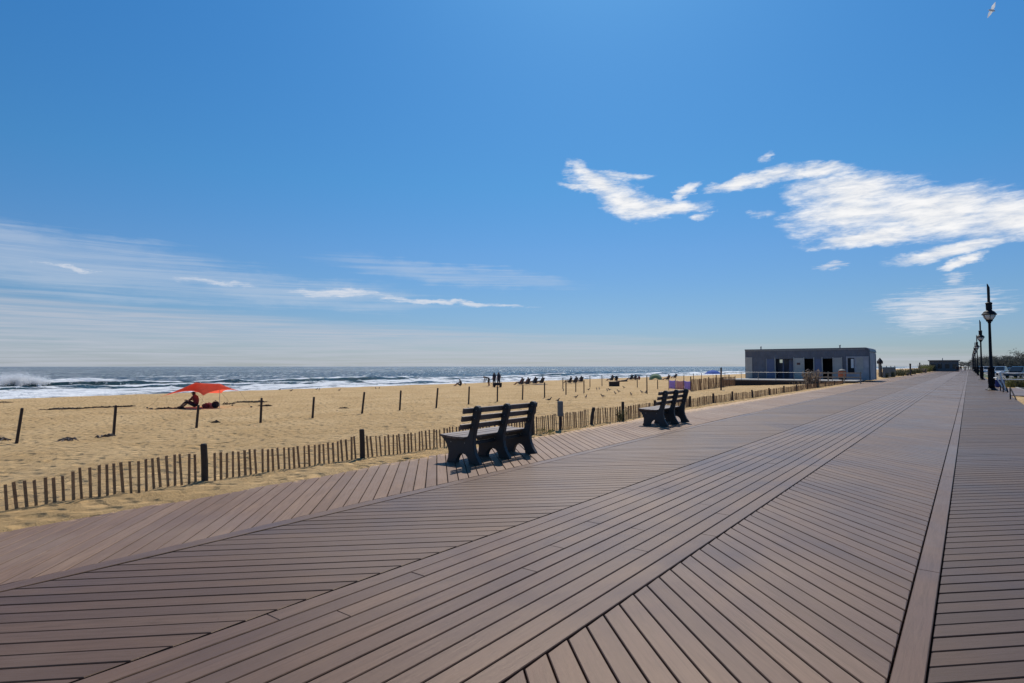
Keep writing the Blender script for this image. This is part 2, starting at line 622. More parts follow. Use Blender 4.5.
def build_boardwalk():
    mb = MB()
    T = 0.03

    def plank(quad, near, u0, mi=0):
        """quad: 4 ground pts: near edge a->b, far edge d->c ordered ccw"""
        a, b, c, d = [Vector((p[0], p[1], 0)) for p in quad]
        dz = random.uniform(-0.0012, 0.0012)
        along = (b - a).normalized()
        nrm = Vector((-along.y, along.x, 0))
        w = (d - a).dot(nrm)
        tilt = random.uniform(-0.0012, 0.0012)

        def P(p, z):
            return (p.x, p.y, z + dz + tilt * ((p - a).dot(nrm) / max(w, 1e-3) - 0.5))

        def UV(p):
            return ((p - a).dot(along) + u0, (p - a).dot(nrm))
        if near:
            bev = 0.0045
            ctr = (a + b + c + d) / 4
            ins = []
            for p, sx, sy in ((a, 1, 1), (b, -1, 1), (c, -1, -1), (d, 1, -1)):
                ins.append(p + along * sx * bev + nrm * sy * bev)
            n = len(mb.v)
            low = [a, b, c, d]
            mb.v.extend([P(p, 0.0) for p in ins] + [P(p, -bev) for p in low] + [P(p, -T) for p in low])
            Fc = [(0, 1, 2, 3)]
            for i in range(4):
                j = (i + 1) % 4
                Fc.append((4 + i, 4 + j, j, i))
                Fc.append((8 + i, 8 + j, 4 + j, 4 + i))
            src = ins + low + low
        else:
            n = len(mb.v)
            low = [a, b, c, d]
            mb.v.extend([P(p, 0.0) for p in low] + [P(p, -T) for p in low])
            Fc = [(0, 1, 2, 3)] + [(4 + i, 4 + (i + 1) % 4, (i + 1) % 4, i) for i in range(4)]
            src = low + low
        for f in Fc:
            mb.f.append([n + i for i in f])
            mb.uv.append([UV(src[i]) for i in f])
            mb.mi.append(mi)

    def diag(xl, xr, sgn, gapset=(), mi=0):
        """planks at 45 degrees: s = c + sgn*X"""
        step = PITCHB * sqrt(2)
        hw = (PITCHB - GAP) * sqrt(2) / 2
        c = Y0 - 14.0
        k = 0
        while c < Y1 + 10:
            def hit(xf, cc):
                s = cc
                for _ in range(6):
                    s = cc + sgn * xf(s)
                return (xf(s), s)
            h2 = hw - (0.006 if k in gapset else 0)
            l0, l1 = hit(xl, c - h2), hit(xl, c + h2)
            r0, r1 = hit(xr, c - h2), hit(xr, c + h2)
            mid = (l0[1] + r1[1]) / 2
            if Y0 < mid < Y1:
                plank((l0, r0, r1, l1), mid < 34, random.uniform(0, 50), mi)
            c += step
            k += 1

    def run(x0, x1, n, seglen, stag=True):
        """boards laid along the walk"""
        w = (x1 - x0) / n
        for i in range(n):
            s = Y0 - random.uniform(0, seglen) if stag else Y0
            while s < Y1:
                L = seglen if s < 80 else seglen * 4
                e = min(s + L, Y1)
                a, b = x0 + i * w + GAP / 2, x0 + (i + 1) * w - GAP / 2
                plank(((b, s + .001), (b, e - .001), (a, e - .001), (a, s + .001)), s < 45, random.uniform(0, 50))
                s = e

    def border(xf, w0, w1, seglen):
        s = Y0
        while s < Y1:
            e = min(s + seglen, Y1)
            plank(((xf(s) + w1, s + .002), (xf(e) + w1, e - .002), (xf(e) + w0, e - .002), (xf(s) + w0, s + .002)), s < 45, random.uniform(0, 50))
            s = e
    g = 0.012
    diag(deckL, lambda s: bordL(s) - 0.15 - g, -1, mi=3)                         # seaward strip
    border(bordL, -0.15, -0.003, 4.9)                                     # edging board
    diag(lambda s: bordL(s) + g, const(STRIP_L - g), 1, mi=1)                   # left lane
    run(STRIP_L, STRIP_R, 11, 4.88)                                       # centre strip
    diag(const(STRIP_R + g), const(BORD_R0 - g), -1)                      # right lane
    border(const(0), BORD_R0, BORD_R1, 4.9)                               # edging board
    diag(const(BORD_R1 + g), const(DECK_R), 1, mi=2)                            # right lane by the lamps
    # ramp landing beside the lamps
    o = mb.build('boardwalk', [M['deck'], M['decklane'], M['deckshade'], M['decksandy']], fix=False)
    tag(o, kind='structure')
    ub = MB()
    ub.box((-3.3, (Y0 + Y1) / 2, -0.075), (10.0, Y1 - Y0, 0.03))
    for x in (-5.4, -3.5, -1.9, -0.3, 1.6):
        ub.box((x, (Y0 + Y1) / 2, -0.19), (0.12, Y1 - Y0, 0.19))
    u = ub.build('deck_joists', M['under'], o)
    return o


def sand_z(X, Y):
    d = deckL(Y) - X            # metres seaward of the deck edge
    base = interp([(-1, -0.10), (-0.2, -0.06), (0.0, 0.012), (0.5, -0.01), (1.2, -0.03), (3, -0.10), (8, -0.33), (13, -0.52),
                   (20, -0.66), (27, -0.75), (45, -0.92), (56, -1.15), (63, -1.72), (72, -2.4), (90, -3.5)], d)
    n = 0.0
    if d < 70:
        n += 0.055 * sstep(0.6, 5, d) * mn.noise((X * 0.35, Y * 0.35, 3.1))
        n += 0.03 * sstep(0.2, 2, d) * mn.noise((X * 1.3, Y * 1.3, 7.7))
        n += 0.012 * sstep(0.0, 0.4, d) * mn.noise((X * 4.5, Y * 4.5, 1.7))
    # drift along the boards
    if -1 < d < 0.6:
        n += 0.03 * (mn.noise((Y * 0.9, 2.2, 0)) + 0.5 * mn.noise((Y * 3.1, 5.2, 0)) + 0.4 * mn.noise((Y * 9, X * 9, 0))) * sstep(-0.4, -0.02, d)
    # low dune inland of the pavilion row
    if Y > 75 and d < 22:
        n += 0.75 * sstep(78, 100, Y) * sstep(0.3, 3, d) * sstep(22, 9, d) * (0.75 + 0.5 * mn.noise((X * 0.2, Y * 0.08, 0)))
    return base + n


def spaced(start, end, first, grow, maxs=1e9):
    out = [start]
    st = first
    while abs(out[-1] - start) < abs(end - start):
        out.append(out[-1] + (st if end > start else -st))
        st = min(st * grow, maxs)
    return out


def grid_object(name, xs, ys, zf, mat, kind='structure', smooth=True):
    nx, ny = len(xs), len(ys)
    V = [(x, y, zf(x, y)) for y in ys for x in xs]
    Fs = [(j * nx + i, j * nx + i + 1, (j + 1) * nx + i + 1, (j + 1) * nx + i) for j in range(ny - 1) for i in range(nx - 1)]
    me = bpy.data.meshes.new(name)
    me.from_pydata(V, [], Fs)
    if smooth:
        me.polygons.foreach_set('use_smooth', [True] * len(me.polygons))
    me.materials.append(mat)
    me.update()
    o = bpy.data.objects.new(name, me)
    COL.objects.link(o)
    tag(o, kind=kind)
    return o


boardwalk = build_boardwalk()

xs = spaced(-6.9, -95, 0.045, 1.022, 1.6)
ys = [-y for y in spaced(-1.0, 120, 0.09, 1.10)][::-1][:-1] if False else []
ys_neg = spaced(-0.5, -90, 0.12, 1.09)[::-1]
ys_pos = spaced(-0.5, 26, 0.055, 1.003)
ys_far = spaced(ys_pos[-1], 1600, 0.16, 1.035)[1:]
ysand = ys_neg[:-1] + ys_pos + ys_far
xs = sorted(xs)
# pull the footprints in as dimples
prints = {}
rr = random.Random(5)
for _ in range(1500):
    px, py = -7.6 - rr.random() ** 1.6 * 24, rr.uniform(-4, 40)
    prints.setdefault((int(px // 1), int(py // 1)), []).append((px, py, rr.uniform(0, pi), rr.uniform(0.012, 0.032)))


def sand_full(X, Y):
    z = sand_z(X, Y)
    if -35 < X < -7.4 and -5 < Y < 41:
        cx, cy = int(X // 1), int(Y // 1)
        for i in (-1, 0, 1):
            for j in (-1, 0, 1):
                for (px, py, an, dp) in prints.get((cx + i, cy + j), ()):
                    dx, dy = X - px, Y - py
                    if dx * dx + dy * dy < 0.12:
                        u = dx * cos(an) + dy * sin(an)
                        v = -dx * sin(an) + dy * cos(an)
                        q = (u / 0.15) ** 2 + (v / 0.075) ** 2
                        z += dp * (-math.exp(-q) + 0.55 * math.exp(-((sqrt(q) - 1.55) / 0.35) ** 2))
    return z


beach = grid_object('beach', xs, ysand, sand_full, M['sand'])

# ------------------------------------------------------------------ sea
SEA = -1.75


RIDGES = ((9, 0.3, 0.8, 3.0, 1.0), (21, 0.5, 1.0, 3.6, 2.0), (33, 0.7, 1.3, 5.0, 3.0), (45, 1.0, 1.4, 6.5, 4.0),
          (74, 0.85, 4.5, 8.0, 5.0), (101, 0.6, 6.0, 9.0, 6.0), (135, 0.5, 8, 11, 7), (180, 0.4, 9, 13, 8))


def ridge(k, Y):
    t0, amp, wf, wb, sd = RIDGES[k]
    m = 4.5 * mn.noise((Y * 0.017, 0.3, 0)) + 1.6 * mn.noise((Y * 0.07, 4.3, 0))
    return t0 + m * (1 + 0.25 * k) + 5 * mn.noise((Y * 0.011 + sd * 9.1, sd, 0))


def sea_z(X, Y):
    t = -70.0 - X
    z = 0.0
    if t < 320:
        for k, (t0, amp, wf, wb, sd) in enumerate(RIDGES):
            a = 0.45 + 0.85 * mn.noise((Y * 0.020 + sd * 3.7, sd * 1.3, 0)) + 0.3 * mn.noise((Y * 0.15, sd, 0))
            if k == 3:      # the tall breaker left of the red canopy
                a = max(a, 1.25 * math.exp(-((Y - 33) / 15) ** 2))
            a = max(0.05, a) * amp
            d = t - ridge(k, Y)
            w = wf if d < 0 else wb
            z += a * math.exp(-(d / w) ** 2)
    if t < 500:
        z += 0.26 * mn.noise((X * 0.22, Y * 0.13, 0)) + 0.13 * mn.noise((X * 0.7, Y * 0.5, 5))
    z *= sstep(-2, 12, t) * 0.9 + 0.1
    return SEA + z


xsea = sorted(spaced(-62, -150, 0.55, 1.006, 1.1) + spaced(-152, -9000, 2.0, 1.07)[0:])
ysea = spaced(-10, -600, 1.2, 1.05)[::-1][:-1] + spaced(-10, 150, 0.55, 1.004) + spaced(152, 14000, 1.6, 1.045)
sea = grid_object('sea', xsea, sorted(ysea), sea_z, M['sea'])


def spray():
    mb = MB()
    rd = random.Random(3)
    # jets of water thrown up along the crest of the breaking ridge
    def drop(x, y, z, r):
        p = Vector((x, y, z))
        d = [Vector((rd.gauss(0, 1), rd.gauss(0, 1), rd.gauss(0, 1))).normalized() * r * 1.4 for _ in range(4)]
        mb.poly([p + w_ for w_ in d], [(0, 1, 2), (0, 3, 1), (1, 3, 2), (0, 2, 3)])
    for k, cy, L, hgt, nj, npj in ((3, 25.0, 6.0, 2.3, 190, 420), (3, 34.0, 4.5, 1.3, 80, 200), (3, 14, 6, 0.9, 50, 100), (3, 44, 8, 0.5, 50, 70), (2, 18, 9, 0.4, 60, 70), (2, 60, 14, 0.35, 50, 60)):
        for j in range(nj):
            u = rd.gauss(0, 0.5)
            y0 = cy + u * L
            x0 = -70.0 - ridge(k, y0) + rd.gauss(0, 0.6)
            h = hgt * math.exp(-(u / 0.8) ** 2) * rd.uniform(0.25, 1.0) ** 1.3
            ly, lx = rd.gauss(0.25, 0.35), rd.gauss(-0.2, 0.3)
            for i in range(npj):
                q = rd.random() ** 1.25
                sp_ = 0.10 + 0.22 * q * (0.4 + h)
                drop(x0 + lx * h * q + rd.gauss(0, sp_), y0 + ly * h * q + rd.gauss(0, sp_), SEA + 0.25 + h * (1.25 * q - 0.25 * q * q) + rd.gauss(0, sp_ * 0.6), rd.uniform(0.022, 0.075) * (1.15 - 0.8 * q))
    m, t, b = newmat('white_spray')
    n = t.noise(t.new('ShaderNodeNewGeometry').outputs['Position'], 2.0, 3)
    t.put(b.inputs['Base Color'], t.mix(n, (0.93, 0.94, 0.95), (0.98, 0.98, 0.98)))
    b.inputs['Roughness'].default_value = 0.6
    tr = t.new('ShaderNodeBsdfTranslucent')
    tr.inputs[0].default_value = (0.97, 0.97, 0.97, 1)
    mx = t.new('ShaderNodeMixShader')
    mx.inputs[0].default_value = 0.68
    t.put(mx.inputs[1], b.outputs[0])
    t.put(mx.inputs[2], tr.outputs[0])
    t.put(t.n['Material Output'].inputs[0], mx.outputs[0])
    o = mb.build('wave_spray', m, fix=False)
    tag(o, 'white plume of spray thrown up by the breaking wave', 'sea spray', kind='stuff')


spray()

# ------------------------------------------------------------------ land on the right
def land():
    mb = MB()
    mb.face([(1.2, -40, -0.20), (9000, -40, -0.20), (9000, 9000, -0.20), (1.2, 9000, -0.20)])
    tag(mb.build('ground', M['grass'], fix=False), kind='structure')
    sm = grid_object('sand_verge', [1.3 + 0.09 * i for i in range(18)], [-20 + 0.5 * i for i in range(260)],
                     lambda x, y: -0.045 - 0.05 * (x - 1.3) + 0.03 * mn.noise((x, y * 0.7, 0)) + (0.02 if x > 1.6 else -0.1), M['sand'])
    mb = MB()
    mb.face([(2.9, -40, -0.17), (42, -40, -0.17), (42, 900, -0.17), (2.9, 900, -0.17)])
    tag(mb.build('street', M['asphalt'], fix=False), kind='structure')
    mb = MB()
    for k in range(90):
        y = 20 + k * 2.8
        mb.face([(3.4, y, -0.165), (8.2, y, -0.165), (8.2, y + 0.1, -0.165), (3.4, y + 0.1, -0.165)])
    tag(mb.build('parking_lines', M['paint'], fix=False), kind='structure')
    mb = MB()
    mb.box((2.92, 300, -0.13), (0.2, 560, 0.14))
    tag(mb.build('kerb', M['concrete']), kind='structure')


land()

# ------------------------------------------------------------------ slat fence along the boards
FPATH = [(-8.62, -2.0), (-8.50, 1.6), (-8.46, 3.95), (-8.33, 6.55), (-7.93, 10.98), (-7.96, 12.2), (-8.0, 13.75), (-8.02, 15.65), (-8.35, 18.6), (-8.62, 22.4),
         (-8.72, 25.4), (-8.78, 28.1), (-8.72, 31.2), (-8.75, 34.5), (-8.8, 38.0), (-8.85, 41.5), (-8.9, 45.0), (-8.95, 48.5), (-9.0, 52.0), (-9.0, 56.0), (-9.05, 60.5)]


def slat_fence(name, path, posts_h, label, top_tab, pitch=0.0845, zf=None, lean=0.085, skip_posts=(), sw=0.033):
    zf = zf or sand_z
    root = empty(name, (path[0][0], path[0][1], zf(*path[0])), 0, label, 'fence')
    ox, oy, oz = root.location
    s = 0.0
    rd = random.Random(len(path))
    for bi, (p, q) in enumerate(zip(path, path[1:])):
        a, b = Vector((p[0], p[1], 0)), Vector((q[0], q[1], 0))
        d = (b - a)
        L = d.length
        d.normalize()
        nrm = Vector((-d.y, d.x, 0))
        mb, wb = MB(), MB()
        n = int(L / pitch)
        tops = []
        pan = empty('x') if False else None
        for i in range(n):
            u = (i + 0.5) * L / n + rd.uniform(-.007, .007)
            if u < 0.05 or u > L - 0.05:
                continue
            c = a + d * u
            z0 = zf(c.x, c.y)
            h = interp(top_tab, c.y) + 0.022 * mn.noise((c.y * 0.6, 9, 0)) + rd.uniform(-.012, .012)
            if rd.random() < 0.045:
                h -= rd.uniform(0.03, 0.09)
            if rd.random() < 0.012:
                continue
            an = lean * (0.7 + 0.6 * mn.noise((c.y * 0.8, 3, 3))) + rd.gauss(0, 0.016)
            w = sw * rd.uniform(0.85, 1.12)
            out = rd.uniform(-.05, .05)
            base = c + nrm * rd.uniform(-.006, .006) + Vector((0, 0, z0 - 0.12))
            top = c - d * (h + 0.12) * math.tan(an) + nrm * out * h + Vector((0, 0, z0 + h))
            tw = rd.uniform(-0.35, 0.35)
            wd = (d * cos(tw) + nrm * sin(tw)) * w / 2
            td = (nrm * cos(tw) - d * sin(tw)) * 0.0045
            V = []
            for pt in (base, top):
                for sa, sb in ((-1, -1), (1, -1), (1, 1), (-1, 1)):
                    V.append(pt + wd * sa + td * sb - Vector((ox, oy, oz)))
            V[4].z += rd.uniform(-.008, .004)
            V[7].z = V[4].z
            mb.poly(V, [(0, 1, 5, 4), (1, 2, 6, 5), (2, 3, 7, 6), (3, 0, 4, 7), (4, 5, 6, 7)])
            tops.append((c, z0, h))
        sp = mb.build('slat_panel', M['fence'], root)
        if len(tops) > 2:
            for fr in (0.2, 0.45, 0.72, 0.9):
                for off in (-0.008, 0.008):
                    wb.tube([cc + nrm * off * (1 if k % 2 else -1) + Vector((0, 0, zz + hh * fr)) - Vector((ox, oy, oz)) for k, (cc, zz, hh) in enumerate(tops)], 0.0013, 3)
            wb.build('wire', M['wire'], sp)
    for k, (x, y) in enumerate(path):
        if k in skip_posts:
            continue
        h = posts_h[k % len(posts_h)] if isinstance(posts_h, list) else posts_h
        pb = MB()
        z0 = zf(x, y)
        lx, ly = rd.uniform(-.03, .03), rd.uniform(-.05, .05)
        if name == 'sand_fence' and k == 6:
            ly = 0.16
        if name == 'sand_fence' and k == 4:
            ly = 0.07
        pb.tube([(x - ox, y - oy, z0 - 0.3 - oz), (x + lx * .5 - ox, y + ly * .5 - oy, z0 + h * .5 - oz), (x + lx - ox, y + ly - oy, z0 + h - 0.015 - oz), (x + lx - ox, y + ly - oy, z0 + h - oz)],
                [0.046, 0.045, 0.043, 0.034], 9)
        pb.build('post', M['post'], root)
    return root


slat_fence('sand_fence', FPATH, [0.45, 0.42, 0.53, 0.50, 0.49, 0.4, 0.45, 0.53, 0.45, 0.42, 0.42, 0.42, 0.40, 0.4, 0.42, 0.4, 0.4, 0.4, 0.4, 0.4, 0.4],
           'long half buried slatted sand fence running beside the boardwalk edge',
           [(-2, 0.3), (2.0, 0.29), (2.35, 0.30), (2.5, 0.375), (3.6, 0.41), (4.2, 0.37), (6.0, 0.33), (6.5, 0.40), (7, 0.36), (11, 0.40), (15, 0.42), (22, 0.33), (60, 0.33)], skip_posts=(1, 5))

# second fence, far, running from the towels to the pavilion deck
p2a = gnd(691, 390.5, -.32)
p2b = gnd(735, 384.5, -.32)
F2 = [(p2a[0] + (p2b[0] - p2a[0]) * k / 6, p2a[1] + (p2b[1] - p2a[1]) * k / 6) for k in range(7)]
slat_fence('brushwood_fence', F2, [1.15, 0.95, 1.05, 1.2, 1.0, 1.15, 1.0], 'taller weathered slat fence standing on the sand in front of the blue beach umbrella',
           [(0, 0.85), (60, 0.95), (100, 0.9)], pitch=0.075, lean=0.02, sw=0.04)

# ------------------------------------------------------------------ stakes in the sand
stake_px = [((21, 408), (16.5, 443.5)), ((115, 405.4), (113.5, 435.4)), ((198, 405), (196.4, 428)), ((261.2, 398), (260.5, 423)),
            ((313.7, 397), (312.5, 418)), ((364.2, 392), (362, 413.7)), ((400.7, 390.5), (399.7, 410.5)), ((437.7, 388), (436.2, 408)),
            ((469.2, 386.5), (468.6, 404.3)), ((497.5, 386.5), (497.3, 401.7)), ((522.9, 385), (522.5, 399.8)), ((544.6, 382.4), (544.6, 397.6)),
            ((566, 380.3), (566, 394.7)), ((584, 380.3), (584, 393)), ((575.8, 380), (575.8, 392)), ((562.9, 377.7), (562.9, 389)),
            ((590, 375.6), (590, 387)), ((602, 375), (602, 386)), ((637.3, 378.7), (637.3, 387.5)), ((647, 375), (647, 393.6)), ((657.7, 380), (657.7, 389)),
            ((684, 375), (684, 386)), ((693.5, 373.5), (693.5, 384)), ((701.5, 372.5), (701.5, 383))]


def sand_hit(x, y):
    """walk the camera ray down to the sand"""
    d = ray(x, y)
    t = 3.0
    while t < 400:
        p = Vector((0, 0, CAMH)) + d * t
        if p.x < -7 and p.z <= sand_z(p.x, p.y):
            return p
        t += 0.05 + t * 0.0008
    return p


sb = MB()
sb.poly([(-0.032, -0.032, -0.4), (0.032, -0.032, -0.4), (0.032, 0.032, -0.4), (-0.032, 0.032, -0.4),
         (-0.03, -0.03, 0.98), (0.03, -0.03, 0.98), (0.03, 0.03, 0.98), (-0.03, 0.03, 0.98),
         (-0.02, -0.02, 1.0), (0.02, -0.02, 1.0), (0.02, 0.02, 1.0), (-0.02, 0.02, 1.0)],
        [(0, 1, 5, 4), (1, 2, 6, 5), (2, 3, 7, 6), (3, 0, 4, 7), (4, 5, 9, 8), (5, 6, 10, 9), (6, 7, 11, 10), (7, 4, 8, 11), (8, 9, 10, 11)])
stake0 = None
order = sorted(range(len(stake_px)), key=lambda i: stake_px[i][1][0])
rank = {i: r for r, i in enumerate(order)}
right = Vector((cos(HEAD), sin(HEAD), 0))
for i, (tp, bp) in enumerate(stake_px):
    p = sand_hit(*bp)
    depth = -p.x * sin(HEAD) + p.y * cos(HEAD)
    h = min(1.35, (bp[1] - tp[1]) / FPX * depth)
    if stake0 is None:
        stake0 = sb.build('beach_stake', M['stake'])
        o = stake0
    else:
        o = stake0.copy()
        COL.objects.link(o)
    o.location = p
    o.scale = (1.0, 1.0, h)
    lean = -(tp[0] - bp[0]) / (bp[1] - tp[1])
    lean = -lean
    o.rotation_mode = 'QUATERNION'
    o.rotation_quaternion = Vector((0, 0, 1)).rotation_difference(Vector((right.x * lean, right.y * lean, 1)).normalized())
    extra = {0: 'nearest dark stake, leaning right, at the left end of the beach stakes', 2: 'dark stake standing right in front of the person under the red canopy',
             3: 'dark stake just right of the red canopy in the sand'}.get(i, 'thin dark stake in the sand, %s from the left' % ordinal(rank[i]))
    tag(o, extra, 'stake', 'stakes standing in a line on the beach')

# ------------------------------------------------------------------ benches
def make_bench():
    root = empty('park_bench')
    # side outline, u = toward the sea (front), z up ; u=0 at the back of the rear foot
    OUT = [(0.835, 0.42), (0.80, 0.385), (0.735, 0.33), (0.685, 0.255), (0.662, 0.17), (0.672, 0.07), (0.70, 0.0), (0.705, 0.0),
           (0.485, 0.0), (0.478, 0.05), (0.45, 0.105), (0.405, 0.145), (0.35, 0.158), (0.295, 0.145), (0.25, 0.105), (0.222, 0.05), (0.215, 0.0),
           (-0.012, 0.0), (-0.005, 0.03), (0.055, 0.11), (0.10, 0.20), (0.12, 0.30), (0.118, 0.40), (0.095, 0.52), (0.06, 0.65), (0.025, 0.77), (0.0, 0.86), (0.002, 0.905),
           (0.03, 0.935), (0.075, 0.94), (0.112, 0.915), (0.128, 0.87), (0.145, 0.78), (0.17, 0.66), (0.197, 0.56), (0.222, 0.48), (0.255, 0.425), (0.33, 0.395), (0.50, 0.392), (0.70, 0.408), (0.80, 0.425)]
    OUT = [(a, b) for i, (a, b) in enumerate(OUT) if i != 7]
    T = 0.085
    for y in (0.0, 0.78, 1.56):
        me = bpy.data.meshes.new('end_frame')
        bm = bmesh.new()
        vs = [bm.verts.new((-u, y - T / 2, z)) for u, z in OUT]
        f = bm.faces.new(vs)
        ret = bmesh.ops.extrude_face_region(bm, geom=[f])
        for v in [g for g in ret['geom'] if isinstance(g, bmesh.types.BMVert)]:
            v.co.y += T
        bmesh.ops.recalc_face_normals(bm, faces=bm.faces[:])
        ed = [e for e in bm.edges if len(e.link_faces) == 2 and any(len(q.verts) > 10 for q in e.link_faces)]
        bmesh.ops.bevel(bm, geom=ed, offset=0.008, segments=2, affect='EDGES')
        big = [q for q in bm.faces if len(q.verts) > 10]
        bmesh.ops.triangulate(bm, faces=big)
        bm.to_mesh(me)
        bm.free()
        me.materials.append(M['bench'])
        o = bpy.data.objects.new('end_frame', me)
        COL.objects.link(o)
        o.parent = root
        for u, z in ((0.055, 0.865), (0.09, 0.735), (0.13, 0.6), (0.3, 0.33), (0.6, 0.33)):
            bb = MB()
            bb.tube([(-u, y - T / 2 - 0.004, z), (-u, y + T / 2 + 0.004, z)], 0.009, 8)
            bb.build('bolt', M['bolt'], o)
    y0, y1 = -0.25, 1.81
    # back slats on the seaward face of the frames
    for (u, z, an) in ((0.150, 0.862, 0.14), (0.180, 0.735, 0.19), (0.219, 0.605, 0.24)):
        mb = MB()
        mb.bbox((-u, (y0 + y1) / 2, z), (0.036, y1 - y0, 0.085), 0.006, Matrix.Rotation(an, 3, 'Y').to_3x3())
        mb.build('back_slat', M['slat'], root)
    for (u, z, an) in ((0.335, 0.416, 0.0), (0.465, 0.412, -0.01), (0.595, 0.418, 0.05), (0.725, 0.428, 0.09)):
        mb = MB()
        mb.bbox((-u, 0.78, z), (0.118, 1.78, 0.036), 0.006, Matrix.Rotation(an, 3, 'Y').to_3x3())
        mb.build('seat_slat', M['slat'], root)
    mb = MB()
    mb.bbox((-0.36, 0.78, 0.30), (0.085, 1.46, 0.05), 0.006)
    mb.build('stretcher', M['bench'], root)
    return root


b1 = make_bench()
tag(b1, 'nearest dark slatted bench facing the sea, back turned to the boardwalk', 'bench', 'benches along the seaward edge')
b1.location = (-6.19, 7.18, 0.0)
b1.rotation_euler = (0, 0, radians(1.0))
bl = ['second bench along the walk, in front of the purple windbreak', 'small far bench past the pavilion on the seaward edge', 'farthest tiny bench, near the grey flat building']
for (x, y), l in zip(((-6.24, 14.72), (-7.75, 121.5), (-8.3, 176.0)), bl):
    c = copy_tree(b1)
    c.location = (x, y, 0.0)
    c.rotation_euler = (0, 0, radians(2.0))
    c['label'] = l

# ------------------------------------------------------------------ lamp posts
def make_lamp():
    root = empty('street_lamp')
    mb = MB()
    mb.lathe([(0.33, 0.0), (0.33, 0.05), (0.24, 0.10), (0.19, 0.16)], n=16)
    mb.build('base', M['lamp'], root)
    mb = MB()
    mb.lathe([(0.18, 0.16), (0.165, 0.4), (0.165, 1.35), (0.20, 1.40), (0.20, 1.5), (0.13, 1.56), (0.095, 1.62), (0.085, 3.0), (0.072, 4.42), (0.10, 4.45), (0.10, 4.52)], n=16)
    for k in range(10):
        t = 2 * pi * k / 10
        mb.tube([(0.167 * cos(t), 0.167 * sin(t), 0.42), (0.167 * cos(t), 0.167 * sin(t), 1.33)], 0.018, 5)
    mb.build('pole', M['lamp'], root, smooth=True)
    mb = MB()
    mb.lathe([(0.10, 4.52), (0.17, 4.56), (0.19, 4.62), (0.16, 4.66)], n=16)
    mb.build('lamp_fitter', M['lamp'], root)
    mb = MB()
    mb.lathe([(0.155, 4.66), (0.24, 4.74), (0.315, 4.86), (0.345, 5.0)], n=20)
    g = mb.build('lamp_globe', M['lampglass'], root, smooth=True)
    mb = MB()
    for k in range(6):
        t = 2 * pi * k / 6
        mb.tube([(r * cos(t), r * sin(t), z) for r, z in ((0.17, 4.64), (0.255, 4.735), (0.325, 4.86), (0.365, 5.0))], 0.016, 5)
    mb.build('globe_rib', M['lamp'], g)
    mb = MB()
    mb.lathe([(0.34, 4.985), (0.415, 4.99), (0.415, 5.03), (0.37, 5.08), (0.29, 5.2), (0.17, 5.28), (0.15, 5.33)], n=24)
    mb.build('lamp_hood', M['lamp'], root)
    mb = MB()
    mb.lathe([(0.15, 5.33), (0.17, 5.36), (0.17, 5.70), (0.19, 5.72), (0.19, 5.78), (0.13, 5.83)], n=16)
    mb.build('ballast_housing', M['lamp'], root)
    mb = MB()
    mb.poly([(-0.03, -0.085, 5.8), (0.03, -0.085, 5.8), (0.03, 0.085, 5.8), (-0.03, 0.085, 5.8),
             (-0.028, -0.085, 6.8), (0.028, -0.085, 6.8), (0.028, 0.085, 7.08), (-0.028, 0.085, 7.08)],
            [(0, 1, 5, 4), (1, 2, 6, 5), (2, 3, 7, 6), (3, 0, 4, 7), (4, 5, 6, 7)])
    mb.build('finial', M['lamp'], root)
    return root


lamp0 = make_lamp()
ll = ['nearest tall black lamp post with glass lantern and blade finial', 'second black lamp post in the row along the boardwalk', 'third black lamp post in the receding row',
      'fourth lamp post in the receding row', 'fifth lamp post in the receding row', 'sixth lamp post in the receding row', 'seventh lamp post in the receding row', 'eighth and farthest lamp post in the row']
for i, y in enumerate((50.3, 89, 131, 172, 213, 254, 295, 336)):
    o = lamp0 if i == 0 else copy_tree(lamp0)
    o.location = (1.15 + 0.02 * i, y, 0)
    o.rotation_euler = (0, 0, HEAD)
    tag(o, ll[i], 'lamp post', 'lamp posts along the boardwalk')

# ------------------------------------------------------------------ people
def skin_mesh(name, verts, edges, rad, mats, matfn, sub=2):
    me = bpy.data.meshes.new(name)
    me.from_pydata(verts, edges, [])
    o = bpy.data.objects.new(name, me)
    COL.objects.link(o)
    o.modifiers.new('skin', 'SKIN')
    sv = me.skin_vertices[0].data if me.skin_vertices else None
    if sv is None:
        bm = bmesh.new()
        bm.from_mesh(me)
        bm.verts.layers.skin.verify()
        bm.to_mesh(me)
        bm.free()
        sv = me.skin_vertices[0].data
    for i, r in enumerate(rad):
        sv[i].radius = (r, r) if not isinstance(r, tuple) else r
        sv[i].use_root = (i == 0)
    ss = o.modifiers.new('sub', 'SUBSURF')
    ss.levels = ss.render_levels = sub
    dg = bpy.context.evaluated_depsgraph_get()
    ev = o.evaluated_get(dg)
    m2 = bpy.data.meshes.new_from_object(ev)
    bpy.data.objects.remove(o)
    m2.name = name
    m2.materials.clear()
    for m in mats:
        m2.materials.append(m)
    for p in m2.polygons:
        p.use_smooth = True
        p.material_index = matfn(p.center)
    return m2


